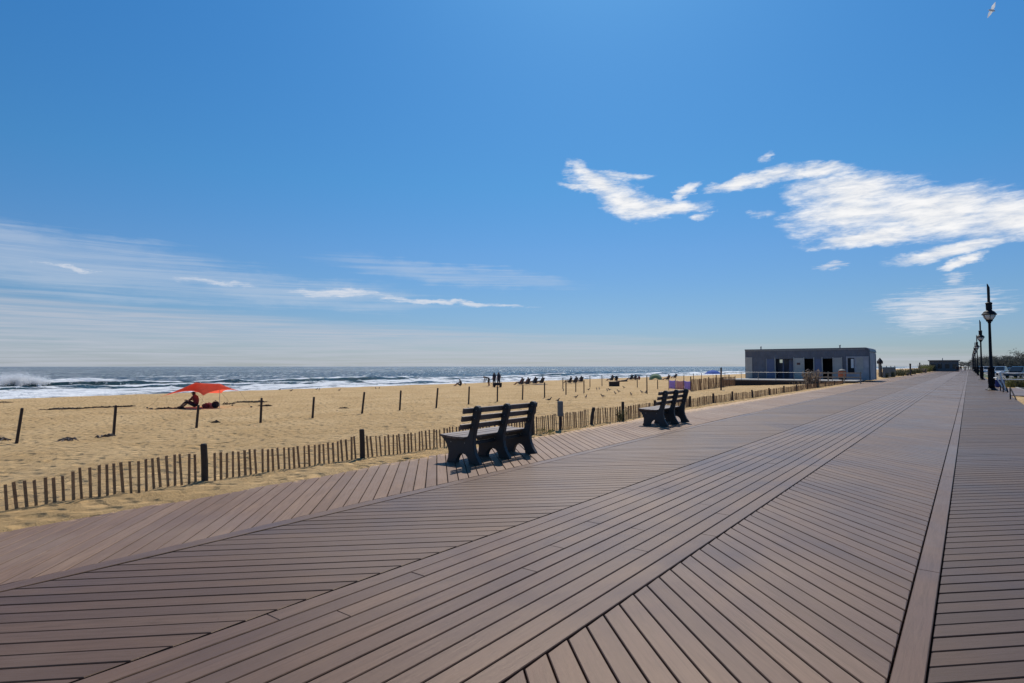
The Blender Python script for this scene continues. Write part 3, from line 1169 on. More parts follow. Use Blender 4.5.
def figure(pose):
    """x = facing direction, y = left, z up; returns verts, edges, radii"""
    J = []
    E = []
    R = []

    def add(p, r, par=None):
        J.append(p)
        R.append(r)
        if par is not None:
            E.append((par, len(J) - 1))
        return len(J) - 1
    if pose == 'stand' or pose == 'walk':
        st = 0.28 if pose == 'walk' else 0.05
        pel = add((0, 0, 0.95), 0.15)
        w = add((0, 0, 1.12), (0.13, 0.11), pel)
        c = add((0.01, 0, 1.33), (0.17, 0.12), w)
        n = add((0.01, 0, 1.50), 0.06, c)
        h1 = add((0.03, 0, 1.60), 0.095, n)
        add((0.03, 0, 1.70), 0.085, h1)
        for s in (1, -1):
            hip = add((0, 0.09 * s, 0.90), 0.09, pel)
            k = add((st * 0.55 * s + 0.03, 0.10 * s, 0.50), 0.06, hip)
            a = add((st * s - (0.05 if s < 0 else 0), 0.10 * s, 0.09), 0.042, k)
            add((st * s + 0.15, 0.11 * s, 0.04), 0.038, a)
            sh = add((0, 0.19 * s, 1.42), 0.06, c)
            e = add((-st * 0.5 * s - 0.02, 0.25 * s, 1.14), 0.042, sh)
            hd = add((-st * 0.6 * s + 0.07, 0.25 * s, 0.90), 0.034, e)
            add((-st * 0.6 * s + 0.10, 0.24 * s, 0.80), 0.03, hd)
    elif pose == 'bend':
        pel = add((0, 0, 0.90), 0.15)
        w = add((0.12, 0, 1.02), (0.13, 0.11), pel)
        c = add((0.32, 0, 1.10), (0.16, 0.12), w)
        n = add((0.47, 0, 1.14), 0.06, c)
        h1 = add((0.56, 0, 1.15), 0.095, n)
        add((0.65, 0, 1.13), 0.085, h1)
        for s in (1, -1):
            hip = add((0, 0.09 * s, 0.86), 0.09, pel)
            k = add((0.06, 0.11 * s, 0.48), 0.06, hip)
            a = add((-0.03, 0.11 * s, 0.09), 0.042, k)
            add((0.12, 0.12 * s, 0.04), 0.038, a)
            sh = add((0.38, 0.18 * s, 1.08), 0.06, c)
            e = add((0.42, 0.20 * s, 0.80), 0.042, sh)
            hd = add((0.52, 0.16 * s, 0.58), 0.034, e)
            add((0.55, 0.14 * s, 0.48), 0.03, hd)
    elif pose == 'chair':       # low beach chair, legs stretched forward
        pel = add((0, 0, 0.30), 0.15)
        w = add((-0.09, 0, 0.46), (0.13, 0.11), pel)
        c = add((-0.18, 0, 0.68), (0.17, 0.12), w)
        n = add((-0.21, 0, 0.85), 0.06, c)
        h1 = add((-0.18, 0, 0.95), 0.095, n)
        add((-0.17, 0, 1.05), 0.085, h1)
        for s in (1, -1):
            hip = add((0.04, 0.09 * s, 0.29), 0.09, pel)
            k = add((0.42, 0.12 * s, 0.40), 0.06, hip)
            a = add((0.72, 0.11 * s, 0.08), 0.042, k)
            add((0.82, 0.12 * s, 0.12), 0.036, a)
            sh = add((-0.19, 0.19 * s, 0.76), 0.06, c)
            e = add((-0.10, 0.27 * s, 0.50), 0.042, sh)
            hd = add((0.13, 0.24 * s, 0.44), 0.034, e)
            add((0.23, 0.22 * s, 0.43), 0.03, hd)
    elif pose == 'ground':      # sitting on the sand, knees up, leaning forward on the arms
        pel = add((0, 0, 0.14), 0.15)
        w = add((-0.03, 0, 0.32), (0.13, 0.11), pel)
        c = add((0.05, 0, 0.54), (0.17, 0.12), w)
        n = add((0.10, 0, 0.70), 0.06, c)
        h1 = add((0.15, 0, 0.80), 0.095, n)
        add((0.16, 0, 0.90), 0.085, h1)
        for s in (1, -1):
            hip = add((0.05, 0.09 * s, 0.13), 0.09, pel)
            k = add((0.42, 0.13 * s, 0.36), 0.06, hip)
            a = add((0.68, 0.12 * s, 0.07), 0.042, k)
            add((0.81, 0.13 * s, 0.05), 0.036, a)
            sh = add((0.06, 0.19 * s, 0.61), 0.06, c)
            e = add((0.20, 0.24 * s, 0.38), 0.042, sh)
            hd = add((0.40, 0.18 * s, 0.44), 0.034, e)
            add((0.47, 0.14 * s, 0.42), 0.03, hd)
    else:                       # lying on the side on a towel
        pel = add((0, 0, 0.16), 0.15)
        w = add((-0.18, 0, 0.17), (0.13, 0.11), pel)
        c = add((-0.40, 0, 0.22), (0.16, 0.12), w)
        n = add((-0.55, 0, 0.32), 0.06, c)
        h1 = add((-0.61, 0, 0.41), 0.095, n)
        add((-0.63, 0, 0.50), 0.085, h1)
        for s in (1, -1):
            hip = add((0.05, 0.06 * s, 0.15 + 0.03 * s), 0.09, pel)
            k = add((0.45, 0.06 * s + 0.08, 0.12 + 0.05 * s), 0.06, hip)
            a = add((0.85, 0.05 * s, 0.10 + 0.03 * s), 0.042, k)
            add((0.96, 0.05 * s + 0.05, 0.09 + 0.03 * s), 0.036, a)
            sh = add((-0.45, 0.14 * s, 0.24), 0.06, c)
            e = add((-0.50, 0.24 * s, 0.09), 0.042, sh)
            hd = add((-0.36, 0.26 * s, 0.08), 0.034, e)
            add((-0.28, 0.24 * s, 0.08), 0.03, hd)
    return J, E, R


HEADZ = {'stand': 1.55, 'walk': 1.55, 'chair': 0.89, 'ground': 0.74, 'lie': 0.36, 'bend': 9}
_cache = {}


def person(pose, loc, rz, label, top='darkcloth', low='navy', group=None, name='person'):
    key = (pose, top, low)
    if key not in _cache:
        J, E, R = figure(pose)
        hz = HEADZ[pose]

        def mf(c):
            if pose == 'bend':
                if c.x > 0.47 and c.z > 1.02:
                    return 3 if c.z > 1.17 else 0
                return 2 if c.z < 0.93 and c.x < 0.2 and c.z > 0.45 else (1 if c.z > 0.8 else 0)
            if c.z > hz:
                return 3 if c.z > hz + 0.08 or c.x < J[4][0] - 0.02 else 0
            if pose in ('stand', 'walk'):
                return 1 if 0.98 < c.z and abs(c.y) < 0.26 and c.z > 1.15 - 0.17 * (abs(c.y) < .2) else (2 if c.z > 0.45 and abs(c.y) < 0.2 else 0)
            if pose == 'chair':
                return 1 if c.x < 0.0 and c.z > 0.38 else (2 if c.x < 0.3 and c.z < 0.46 and abs(c.y) < 0.2 else 0)
            if pose == 'ground':
                return 1 if c.z > 0.25 and c.x < 0.19 else (2 if c.x < 0.45 and abs(c.y) < 0.2 else 0)
            return 1 if -0.55 < c.x < -0.1 else (2 if -0.1 <= c.x < 0.3 else 0)
        _cache[key] = skin_mesh(name, J, E, R, [M['skin'], M[top], M[low], M['hair']], mf)
    o = bpy.data.objects.new(name, _cache[key])
    COL.objects.link(o)
    o.location = loc
    o.rotation_euler = (0, 0, rz)
    o.scale = (1.15, 1.3, 1.0)
    return tag(o, label, 'person', group)


chair_me = None


def beach_chair(loc, rz, label, mat='navy'):
    global chair_me
    root = empty('beach_chair', loc, rz, label, 'beach chair', 'low chairs on the beach')
    if chair_me is None:
        fb = MB()
        for s in (1, -1):
            y = 0.29 * s
            fb.tube([(0.34, y, 0.0), (0.30, y, 0.20), (-0.16, y, 0.14), (-0.42, y, 0.86)], 0.014, 6)
            fb.tube([(-0.30, y, 0.0), (0.30, y, 0.40), (-0.28, y, 0.46)], 0.012, 6)
        fb.tube([(-0.30, -0.29, 0.01), (-0.30, 0.29, 0.01)], 0.012, 6)
        fb.tube([(0.34, -0.29, 0.01), (0.34, 0.29, 0.01)], 0.012, 6)
        sb_ = MB()
        for k in range(8):
            u0, u1 = k / 8, (k + 1) / 8

            def pt(u):
                if u < 0.45:
                    w = u / 0.45
                    return (0.31 - 0.45 * w, 0.20 - 0.06 * w - 0.03 * sin(pi * w))
                w = (u - 0.45) / 0.55
                return (-0.14 - 0.28 * w, 0.14 + 0.72 * w)
            a, b = pt(u0), pt(u1)
            sb_.box(((a[0] + b[0]) / 2, 0, (a[1] + b[1]) / 2), (hypot(b[0] - a[0], b[1] - a[1]) + 0.004, 0.57, 0.008), Matrix.Rotation(-atan2(b[1] - a[1], b[0] - a[0]), 3, 'Y'))
        chair_me = (fb.mesh('frame'), sb_.mesh('sling'))
        chair_me[0].materials.append(M['greypipe'])
        chair_me[1].materials.append(M['navy'])
    for n, me in zip(('frame', 'sling'), chair_me):
        o = bpy.data.objects.new(n, me)
        COL.objects.link(o)
        o.parent = root
    return root


SEAWARD = pi            # facing the water
def on_sand(px, py):
    return sand_hit(px, py)


# (px of the base, pose, turn, label, top, low, with chair)
folk = [
    ((461.0, 386.2), 'ground', SEAWARD + 0.4, 'lone dark figure sitting on the sand near the waterline, left of the standing trio', 'darkcloth', 'darkcloth', 0),
    ((489.0, 386.2), 'bend', HEAD + pi + 0.4, 'person bending forward at the left of the dark trio by the water', 'darkcloth', 'darkcloth', 0),
    ((494.3, 386.6), 'stand', SEAWARD, 'middle standing person of the dark trio by the water', 'navy', 'darkcloth', 0),
    ((498.8, 386.9), 'stand', SEAWARD, 'right hand standing person of the dark trio by the water', 'navy', 'navy', 0),
    ((520.6, 385.4), 'chair', SEAWARD + 0.2, 'dark red top sitter, left one of the pair facing the waves', 'redcloth', 'darkcloth', 1),
    ((526.8, 385.2), 'chair', SEAWARD, 'dark red top sitter, right one of the pair facing the waves', 'redcloth', 'navy', 1),
    ((534.2, 384.2), 'chair', SEAWARD, 'person sitting in a low chair just right of the dark red pair', 'darkcloth', 'navy', 1),
    ((541.3, 384.0), 'chair', SEAWARD + 0.1, 'person sitting upright at the right end of the dark beach blanket', 'darkcloth', 'darkcloth', 1),
    ((569.4, 383.6), 'chair', HEAD + pi / 2 + 1.3, 'left hand sitter of the seated trio behind the stakes', 'darkcloth', 'darkcloth', 1),
    ((574.8, 383.6), 'chair', SEAWARD, 'middle sitter of the seated trio behind the stakes', 'navy', 'darkcloth', 1),
    ((580.6, 382.6), 'chair', SEAWARD - 0.5, 'right hand sitter of the seated trio behind the stakes', 'darkcloth', 'darkcloth', 1),
    ((611.3, 381.2), 'chair', SEAWARD, 'person sitting above the dark box on the sand, at the left', 'darkcloth', 'navy', 1),
    ((616.6, 381.0), 'ground', HEAD + pi / 2, 'person leaning back on the sand beside the dark box', 'darkcloth', 'darkcloth', 0),
    ((623.2, 381.8), 'lie', HEAD + pi, 'person lying on the sand right of the dark box', 'darkcloth', 'navy', 0),
    ((630.8, 380.2), 'chair', SEAWARD, 'person in a low chair left of the green beach shade', 'darkcloth', 'darkcloth', 1),
    ((634.5, 380.0), 'chair', SEAWARD, 'person in a low chair, second left of the green beach shade', 'navy', 'darkcloth', 1),
    ((639.6, 380.0), 'ground', SEAWARD, 'person sitting on the sand close left of the green beach shade', 'redcloth', 'navy', 0),
    ((667.5, 380.5), 'chair', SEAWARD, 'person in dark red in a low chair right of the green beach shade', 'redcloth', 'darkcloth', 1),
    ((674.8, 378.6), 'chair', SEAWARD, 'person in a low chair seen above the purple windbreak', 'darkcloth', 'redcloth', 1),
]
chairs = []
for (px, pose, rz, lab, top, low, ch) in folk:
    p = on_sand(*px)
    person(pose, p, rz, lab, top, low, 'people on the beach')
    if ch:
        beach_chair(p, rz, 'low beach chair of ' + lab.replace('person in dark red in a low chair', 'dark red sitter').replace('person sitting in a low chair', 'sitter').replace('person sitting ', 'person ').replace('person in a low chair', 'sitter'))

# person under the canopy
pc = on_sand(197.6, 408.0)
# beach walkers on the boards, far away
for (px, rz, lab, top, low) in (((957.3, 370.9), pi / 2, 'leftmost of the tiny walkers far down the boardwalk, in dark clothes', 'darkcloth', 'darkcloth'),
                                ((958.9, 370.6), pi / 2, 'second tiny walker from the left far down the boardwalk', 'navy', 'darkcloth'),
                                ((961.2, 370.2), -pi / 2, 'third tiny walker from the left far down the boardwalk', 'darkcloth', 'navy'),
                                ((965.2, 370.2), pi / 2, 'tiny walker near the edging board far down the boardwalk', 'darkcloth', 'darkcloth'),
                                ((968.4, 369.4), -pi / 2, 'rightmost tiny walker by the farthest lamp posts', 'redcloth', 'darkcloth')):
    x, y = gnd(px[0], px[1] + 0.9, 0)
    person('walk', (x, y, 0), rz, lab, top, low, 'walkers far down the boardwalk')


# ------------------------------------------------------------------ red canopy and what is under it
def canopy():
    o = pc
    fwd = Vector((-sin(HEAD), cos(HEAD), 0))
    depth = -o.x * sin(HEAD) + o.y * cos(HEAD)
    k = depth / FPX

    def W(px, py, back):
        """a point at the canopy's own distance plus back metres"""
        d = ray(px, py)
        f = d.dot(fwd)
        return Vector((0, 0, CAMH)) + d * ((depth + back) / f) - o
    L = W(160, 397.0, 0.7)
    P1 = W(195.6, 382.4, 0.35)
    Fr = W(203.2, 395.6, -1.0)
    P2 = W(219.8, 383.6, 0.1)
    Rr = W(239.4, 390.9, 0.1)
    I = W(221.6, 393.0, 1.5)
    B = W(196, 392, 1.9)
    root = empty('beach_canopy', o, 0, 'bright red fabric sunshade stretched over poles on the sand', 'beach canopy')
    mb = MB()
    N = 8

    def tri(a, b, c, scallop_ab=0.0, toward=None):
        idx = {}
        V = []
        for i in range(N + 1):
            for j in range(N + 1 - i):
                u, v = i / N, j / N
                w = 1 - u - v
                p = a * w + b * u + c * v
                if scallop_ab:
                    p = p + (toward - (a + b) / 2) * scallop_ab * 4 * w * u * (1 - v)
                p = p + Vector((0, 0, -0.10 * (w * u + u * v + v * w)))
                idx[i, j] = len(V)
                V.append(p)
        Fs = []
        for i in range(N):
            for j in range(N - i):
                Fs.append((idx[i, j], idx[i + 1, j], idx[i, j + 1]))
                if j < N - i - 1:
                    Fs.append((idx[i + 1, j], idx[i + 1, j + 1], idx[i, j + 1]))
        mb.poly(V, Fs)
    tri(L, Fr, P1, 0.45, P1)
    tri(Fr, P2, P1)
    tri(Fr, Rr, P2, 0.46, P2)
    tri(P1, P2, I)
    tri(I, Rr, P2, 0.3, P2)
    tri(P1, B, I)
    tri(L, B, P1, 0.3, P1)
    f = mb.build('canopy_fabric', M['red'], root, smooth=True, fix=False)
    bm = bmesh.new()
    bm.from_mesh(f.data)
    bmesh.ops.remove_doubles(bm, verts=bm.verts[:], dist=0.002)
    bmesh.ops.recalc_face_normals(bm, faces=bm.faces[:])
    bm.to_mesh(f.data)
    bm.free()

    def gz(v):
        return sand_z(o.x + v.x, o.y + v.y) - o.z
    for p in (P1, P2):
        pb = MB()
        q = p + Vector((0.25, -0.1, 0))
        pb.tube([(q.x, q.y, gz(q) - 0.15), p], 0.014, 6)
        pb.build('pole', M['greypipe'], root)
    for p, dx in ((L, Vector((-0.5, -0.45, 0))), (Fr, Vector((0.5, -0.35, 0))), (Rr, Vector((0.75, 0.3, 0))), (I, Vector((0.1, 0.6, 0))), (B, Vector((-0.3, 0.8, 0)))):
        pb = MB()
        q = p + dx
        pb.tube([p, (q.x, q.y, gz(q))], 0.004, 5)
        pb.ico((q.x, q.y, gz(q) + 0.05), 0.07, 1, (1.1, 0.9, 0.6), 0.1)
        pb.build('guy_rope', M['darkcloth'], root)
    return depth, k, W


dep, kk, WW = canopy()
person('ground', pc + Vector((0.05, -0.1, 0.02)), HEAD + pi, 'person in dark top sitting on the sand under the red canopy', 'redcloth', 'darkcloth', 'people on the beach')


def lump(name, px, size, mat, label, cat, strap=True):
    p = on_sand(*px)
    mb = MB()
    mb.bbox((0, 0, size[2] * 0.5), size, min(size) * 0.28, Matrix.Rotation(HEAD, 3, 'Z'))
    if strap:
        mb.tube([(-size[0] * .3, 0, size[2] * .9), (-size[0] * .15, 0, size[2] * 1.18), (size[0] * .15, 0, size[2] * 1.18), (size[0] * .3, 0, size[2] * .9)], 0.014, 6)
    o = mb.build(name, mat, smooth=False, loc=p)
    return tag(o, label, cat)


lump('beach_bag', (215.5, 407.6), (0.34, 0.3, 0.34), M['darkcloth'], 'black rounded bag at the right end under the red canopy', 'bag')
lump('beach_bag', (209.2, 407.4), (0.46, 0.3, 0.24), M['pink'], 'pinkish bag on the sand beside the sitter under the red canopy', 'bag')
lump('beach_bag', (205.8, 407.8), (0.34, 0.3, 0.22), M['redcloth'], 'dark red bag close beside the sitter under the red canopy', 'bag')


# seaweed strands, driftwood, shadow strip by the canopy
def weed(name, pts, w, label, cat='seaweed', mat='weed', seed=1, n=80):
    rd = random.Random(seed)
    W_ = [on_sand(*q) for q in pts]
    o0 = W_[0]
    mb = MB()
    for i in range(n):
        u = rd.random() * (len(W_) - 1)
        a, b = W_[int(u)], W_[min(int(u) + 1, len(W_) - 1)]
        p = a.lerp(b, u - int(u)) + Vector((rd.gauss(0, w), rd.gauss(0, w), 0))
        p.z = sand_z(p.x, p.y) + 0.02
        t = rd.uniform(0, pi)
        L = rd.uniform(0.08, 0.26)
        q = p - o0
        mb.tube([q - Vector((cos(t) * L, sin(t) * L, 0.02)), q + Vector((0, 0, rd.uniform(0.0, 0.05))), q + Vector((cos(t) * L, sin(t) * L, -0.02))], [0.008, rd.uniform(0.014, 0.034), 0.006], 5)
    o = mb.build(name, M[mat], loc=o0)
    return tag(o, label, cat)


weed('seaweed_shade_line', [(50, 409.8), (75, 409.0), (100, 407.6), (135, 406.3)], 0.12, 'long dark line of seaweed on the sand at the left', seed=2, n=230)
weed('seaweed_shade_line', [(152, 409.3), (168, 408.8), (186, 408.6)], 0.15, 'flat dark strands standing in for the shadow by the red canopy', seed=3, n=60)  # dark strands laid in place of the canopy's cast shadow
weed('seaweed_clump', [(205, 405.5), (222, 404.6), (236, 403.3)], 0.25, 'brown seaweed patch behind the bags of the red canopy', seed=4, n=26)
weed('seaweed_clump', [(241, 402.5), (246, 402.3)], 0.2, 'small dark seaweed heap left of the fourth stake', seed=5, n=50)
weed('seaweed_clump', [(256, 402.1), (259.5, 402.0)], 0.2, 'dark seaweed heap right behind the fourth stake', seed=6, n=50)
weed('seaweed_clump', [(264, 406), (269, 406)], 0.16, 'thin brown seaweed scrap right of the fourth stake', seed=7, n=16)
weed('driftwood', [(66.5, 439.5), (71, 441.5)], 0.06, 'dark driftwood branch lying on the sand between the first two stakes', 'driftwood', 'wood', 8, 14)
weed('driftwood', [(97, 438), (106, 437), (111, 436)], 0.03, 'thin twig lying at the foot of the second stake', 'driftwood', 'wood', 9, 12)
weed('driftwood', [(0, 440.5), (5, 440)], 0.05, 'dark twig on the sand at the left edge of the picture', 'driftwood', 'wood', 10, 10)
weed('seaweed_clump', [(342, 408.5), (345, 408.5)], 0.06, 'small dark scrap on the sand between the fifth and sixth stakes', seed=11, n=10)
weed('seaweed_clump', [(215, 422.4), (218, 422.6)], 0.04, 'lone dark scrap on the sand below the red canopy', seed=12, n=7)
weed('seaweed_clump', [(2, 402.6), (7, 402.6)], 0.1, 'dark scrap on the damp sand at the far left', seed=13, n=24)


# gulls
def gull_mesh():
    mb = MB()
    mb.ico((0, 0, 0.22), 0.1, 2, (1.9, 0.9, 0.85))
    mb.tube([(0.12, 0, 0.26), (0.19, 0, 0.36), (0.22, 0, 0.40)], [0.06, 0.045, 0.05], 8)
    mb.ico((0.235, 0, 0.41), 0.055, 2)
    mb.tube([(0.28, 0, 0.41), (0.36, 0, 0.395)], [0.016, 0.005], 5)
    mb.poly([(-0.12, -0.06, 0.24), (-0.12, 0.06, 0.24), (-0.40, 0.03, 0.20), (-0.40, -0.03, 0.20), (-0.12, 0, 0.18), (-0.38, 0, 0.185)],
            [(0, 1, 2, 3), (0, 3, 5, 4), (1, 4, 5, 2), (2, 5, 3), (0, 4, 1)])
    for s in (1, -1):
        mb.tube([(0.0, 0.04 * s, 0.17), (-0.01, 0.04 * s, 0.0)], 0.01, 5)
        mb.tube([(-0.02, 0.04 * s, 0.005), (0.06, 0.05 * s, 0.005)], 0.012, 5)
    me = mb.mesh('gull', True)
    me.materials.append(M['gull'])
    return me


gm = gull_mesh()
gull_px = [(575.8, 398.8), (586.0, 398.6), (602.9, 397.8), (588.5, 390.6), (596.8, 390.2), (599.3, 390.0), (607.3, 391.6), (609.5, 390.8), (615.4, 394.8), (618.8, 392.6), (624.0, 388.4), (631.3, 395.8), (642, 393.6),
           (645.6, 393.9), (557.8, 402.6), (549, 401.6), (275.3, 389.6), (279.8, 390.6), (291, 391.8), (316.5, 390.2), (319.2, 390.3), (339.2, 391.2), (375.8, 389.2), (379.2, 389.0), (465.6, 384.8), (563.4, 391.6)]
go = sorted(range(len(gull_px)), key=lambda i: gull_px[i][0])
NTH = ['1st', '2nd', '3rd'] + ['%dth' % i for i in range(4, 21)] + ['21st', '22nd', '23rd'] + ['%dth' % i for i in range(24, 31)]
for r, i in enumerate(go):
    o = bpy.data.objects.new('gull', gm)
    COL.objects.link(o)
    o.location = sand_hit(*gull_px[i])
    o.rotation_euler = (0, 0, random.uniform(0, 2 * pi))
    o.scale = (0.56,) * 3
    near = 'by the waterline' if gull_px[i][1] < 389.0 or gull_px[i][0] < 400 else 'on the dry sand'
    tag(o, 'small dark gull standing %s, %s gull counting from the left' % (near, NTH[r]), 'gull', 'gulls standing on the beach')


def flying_gull():
    root = empty('flying_gull', (0, 0, 0), 0, 'small white bird gliding high at the top right corner', 'bird')
    d = ray(992, 10.5)
    root.location = Vector((0, 0, CAMH)) + d * 62
    mb = MB()
    mb.tube([(-0.22, 0, 0), (-0.08, 0, 0.01), (0.08, 0, 0.01), (0.2, 0, 0.0), (0.27, 0, -0.01)], [0.02, 0.07, 0.075, 0.05, 0.01], 8)
    mb.build('body', M['gullwhite'], root, smooth=True)
    for s in (1, -1):
        w = MB()
        pts = [(0.10, 0.0, 0.0), (0.16, 0.28, 0.10), (0.06, 0.62, 0.06), (-0.06, 0.30, 0.09), (-0.10, 0.0, 0.0)]
        top = [(x, y * s, z) for x, y, z in pts]
        bot = [(x, y * s, z - 0.012) for x, y, z in pts]
        n = len(top)
        w.poly(top + bot, [tuple(range(n)), tuple(range(n, 2 * n))[::-1]] + [(i, (i + 1) % n, n + (i + 1) % n, n + i) for i in range(n)])
        w.build('wing', M['wing'], root)
    root.rotation_euler = (radians(40), radians(-28), HEAD + radians(150))
    root.scale = (1.35,) * 3


flying_gull()


# ------------------------------------------------------------------ other things on the beach
def dark_box():
    p = on_sand(614.2, 386.3)
    root = empty('storage_box', p, HEAD, 'long low dark box resting on the sand in front of the sitters', 'box')
    mb = MB()
    mb.bbox((0, 0, 0.24), (1.15, 0.5, 0.46), 0.02)
    mb.build('body', M['stake'], root)
    mb = MB()
    mb.bbox((0, 0, 0.505), (1.22, 0.56, 0.06), 0.015)
    mb.build('lid', M['post'], root)
    mb = MB()
    for s in (1, -1):
        mb.tube([(0.58 * s, -0.1, 0.3), (0.62 * s, -0.1, 0.3), (0.62 * s, 0.1, 0.3), (0.58 * s, 0.1, 0.3)], 0.015, 6)
    mb.build('handle', M['greypipe'], root)


dark_box()


def cart():
    p = on_sand(497.5, 387.2)
    root = empty('beach_cart', p, HEAD, 'low dark loaded beach cart in front of the standing trio', 'cart')
    mb = MB()
    mb.bbox((0, 0, 0.36), (1.0, 0.5, 0.3), 0.03)
    mb.build('tub', M['darkcloth'], root)
    mb = MB()
    mb.tube([(-0.5, 0, 0.3), (-0.95, 0, 0.62)], 0.018, 6)
    mb.tube([(-0.95, -0.12, 0.62), (-0.95, 0.12, 0.62)], 0.018, 6)
    mb.build('handle', M['stake'], root)
    for x in (-0.35, 0.35):
        for y in (-0.27, 0.27):
            w = MB()
            w.tube([(x, y - 0.04, 0.14), (x, y + 0.04, 0.14)], 0.14, 14)
            w.build('wheel', M['tyre'], root)


cart()


def blanket(px, label, mat):
    p = on_sand(*px)
    mb = MB()
    N = 8
    V = []
    for i in range(N + 1):
        for j in range(N + 1):
            x, y = (i / N - .5) * 2.2, (j / N - .5) * 1.6
            V.append((x, y, sand_z(p.x + x, p.y + y) - p.z + 0.03 + 0.03 * mn.noise((x * 2, y * 2, px[0]))))
    mb.poly(V, [(i * (N + 1) + j, i * (N + 1) + j + 1, (i + 1) * (N + 1) + j + 1, (i + 1) * (N + 1) + j) for i in range(N) for j in range(N)])
    o = mb.build('beach_blanket', mat, loc=p, smooth=True)
    so = o.modifiers.new('thick', 'SOLIDIFY')
    so.thickness = 0.02
    tag(o, label, 'blanket')


blanket((537.8, 384.4), 'dark blanket spread between the two low chairs right of the red pair', M['navy'])
blanket((620.0, 381.6), 'dark blanket under the lying figure right of the box', M['darkcloth'])


def umbrella(px, r, h, label, mat, cat, tiltv=(0, 0)):
    p = on_sand(*px)
    root = empty('beach_umbrella', p, 0, label, cat)
    mb = MB()
    mb.tube([(0, 0, -0.2), (0, 0, h)], 0.02, 6)
    mb.build('pole', M['greypipe'], root)
    mb = MB()
    n = 8
    V = [(0, 0, h + 0.02)]
    for k in range(3):
        q = (k + 1) / 3
        for i in range(16):
            t = 2 * pi * i / 16
            rr_ = r * q * (1 - (0.06 if i % 2 else 0) * q)
            V.append((rr_ * cos(t), rr_ * sin(t), h - 0.42 * r * q * q))
    Fs = [(0, 1 + i, 1 + (i + 1) % 16) for i in range(16)]
    for k in range(2):
        for i in range(16):
            a = 1 + k * 16
            Fs.append((a + i, a + 16 + i, a + 16 + (i + 1) % 16, a + (i + 1) % 16))
    mb.poly(V, Fs)
    cpy = mb.build('canopy', mat, root)
    rb = MB()
    for i in range(0, 16, 2):
        t = 2 * pi * i / 16
        rb.tube([(0, 0, h - 0.02), (r * 0.6 * cos(t), r * 0.6 * sin(t), h - 0.42 * r * 0.36 - 0.02), (r * cos(t), r * sin(t), h - 0.42 * r - 0.02)], 0.008, 4)
    rb.build('rib', M['greypipe'], cpy)
    root.rotation_euler = (tiltv[0], tiltv[1], 0)
    return root


umbrella((713.2, 383.2), 1.15, 1.7, 'royal blue beach umbrella standing behind the far slat fence', M['blue'], 'umbrella')


def tent():
    p = on_sand(655.5, 379.8)
    root = empty('beach_tent', p, HEAD + pi * 0.92, 'low green and white beach shade tent near the waterline', 'tent')
    mb = MB()
    N = 10
    V = []
    for i in range(N + 1):
        t = pi * i / N
        for j in range(5):
            y = (j / 4 - .5) * 1.5
            r = 1.15 * (1 - 0.35 * (j / 4) ** 2)
            V.append((r * cos(t), y, 0.95 * r * sin(t)))
    V.append((0, 0.8, 0.3))
    mb.poly(V, [(i * 5 + 4, (i + 1) * 5 + 4, len(V) - 1) for i in range(N)] + [(i * 5 + j, i * 5 + j + 1, (i + 1) * 5 + j + 1, (i + 1) * 5 + j) for i in range(N) for j in range(4)])
    mb.build('shell', M['green'], root, smooth=True)
    for y in (-0.75, 0.0):
        hb = MB()
        k = (y / 1.5 + .5)
        r = 1.165 * (1 - 0.35 * k * k)
        hb.tube([(r * cos(pi * i / 16), y, 0.95 * r * sin(pi * i / 16)) for i in range(17)], 0.02, 6)
        hb.build('hoop', M['white'], root)
    fb = MB()
    fb.box((0, 0, 0.02), (2.1, 1.4, 0.03))
    fb.build('floor_sheet', M['darkcloth'], root)


tent()


def windbreak():
    a = sand_hit(669, 390.4)
    b = sand_hit(691, 391.0)
    d = (b - a)
    d.z = 0
    L = d.length
    d.normalize()
    root = empty('windbreak', a, atan2(d.y, d.x), 'purple and pink cloth windbreak hung between posts behind the second bench', 'windbreak')
    segs = [('cloth_panel', 0.0, 0.30, 'purple'), ('cloth_panel', 0.33, 0.68, 'pink'), ('cloth_panel', 0.70, 1.0, 'purple')]
    for nm, u0, u1, mt in segs:
        mb = MB()
        V = []
        N = 10
        for i in range(N + 1):
            u = u0 + (u1 - u0) * i / N
            for j in range(5):
                z = 0.16 + 0.72 * j / 4 - 0.06 * sin(pi * i / N) * (j / 4)
                V.append((u * L, 0.05 * sin(i * 1.9 + j * .4) * (1 - j / 5), z))
        mb.poly(V, [(i * 5 + j, (i + 1) * 5 + j, (i + 1) * 5 + j + 1, i * 5 + j + 1) for i in range(N) for j in range(4)])
        o = mb.build(nm, M[mt], root, smooth=True)
        so = o.modifiers.new('thick', 'SOLIDIFY')
        so.thickness = 0.015
    for u in (-0.01, 0.315, 0.69, 1.01):
        pb = MB()
        pb.tube([(u * L, 0, -0.2), (u * L, 0, 1.0)], 0.022, 6)
        pb.build('post', M['wood'], root)


windbreak()


# sign seen from behind by the fence
def sign_post():
    x, y = -7.95, 12.2
    root = empty('sign_post', (x, y, sand_z(x, y)), HEAD + radians(10), 'weathered grey sign board on a short post, seen from behind at the fence', 'sign')
    mb = MB()
    mb.bbox((0, 0, 0.14), (0.055, 0.055, 0.56), 0.006)
    mb.build('post', M['stake'], root)
    mb = MB()
    mb.bbox((0, -0.012, 0.515), (0.135, 0.075, 0.38), 0.02)
    mb.build('board', M['signgrey'], root)


sign_post()


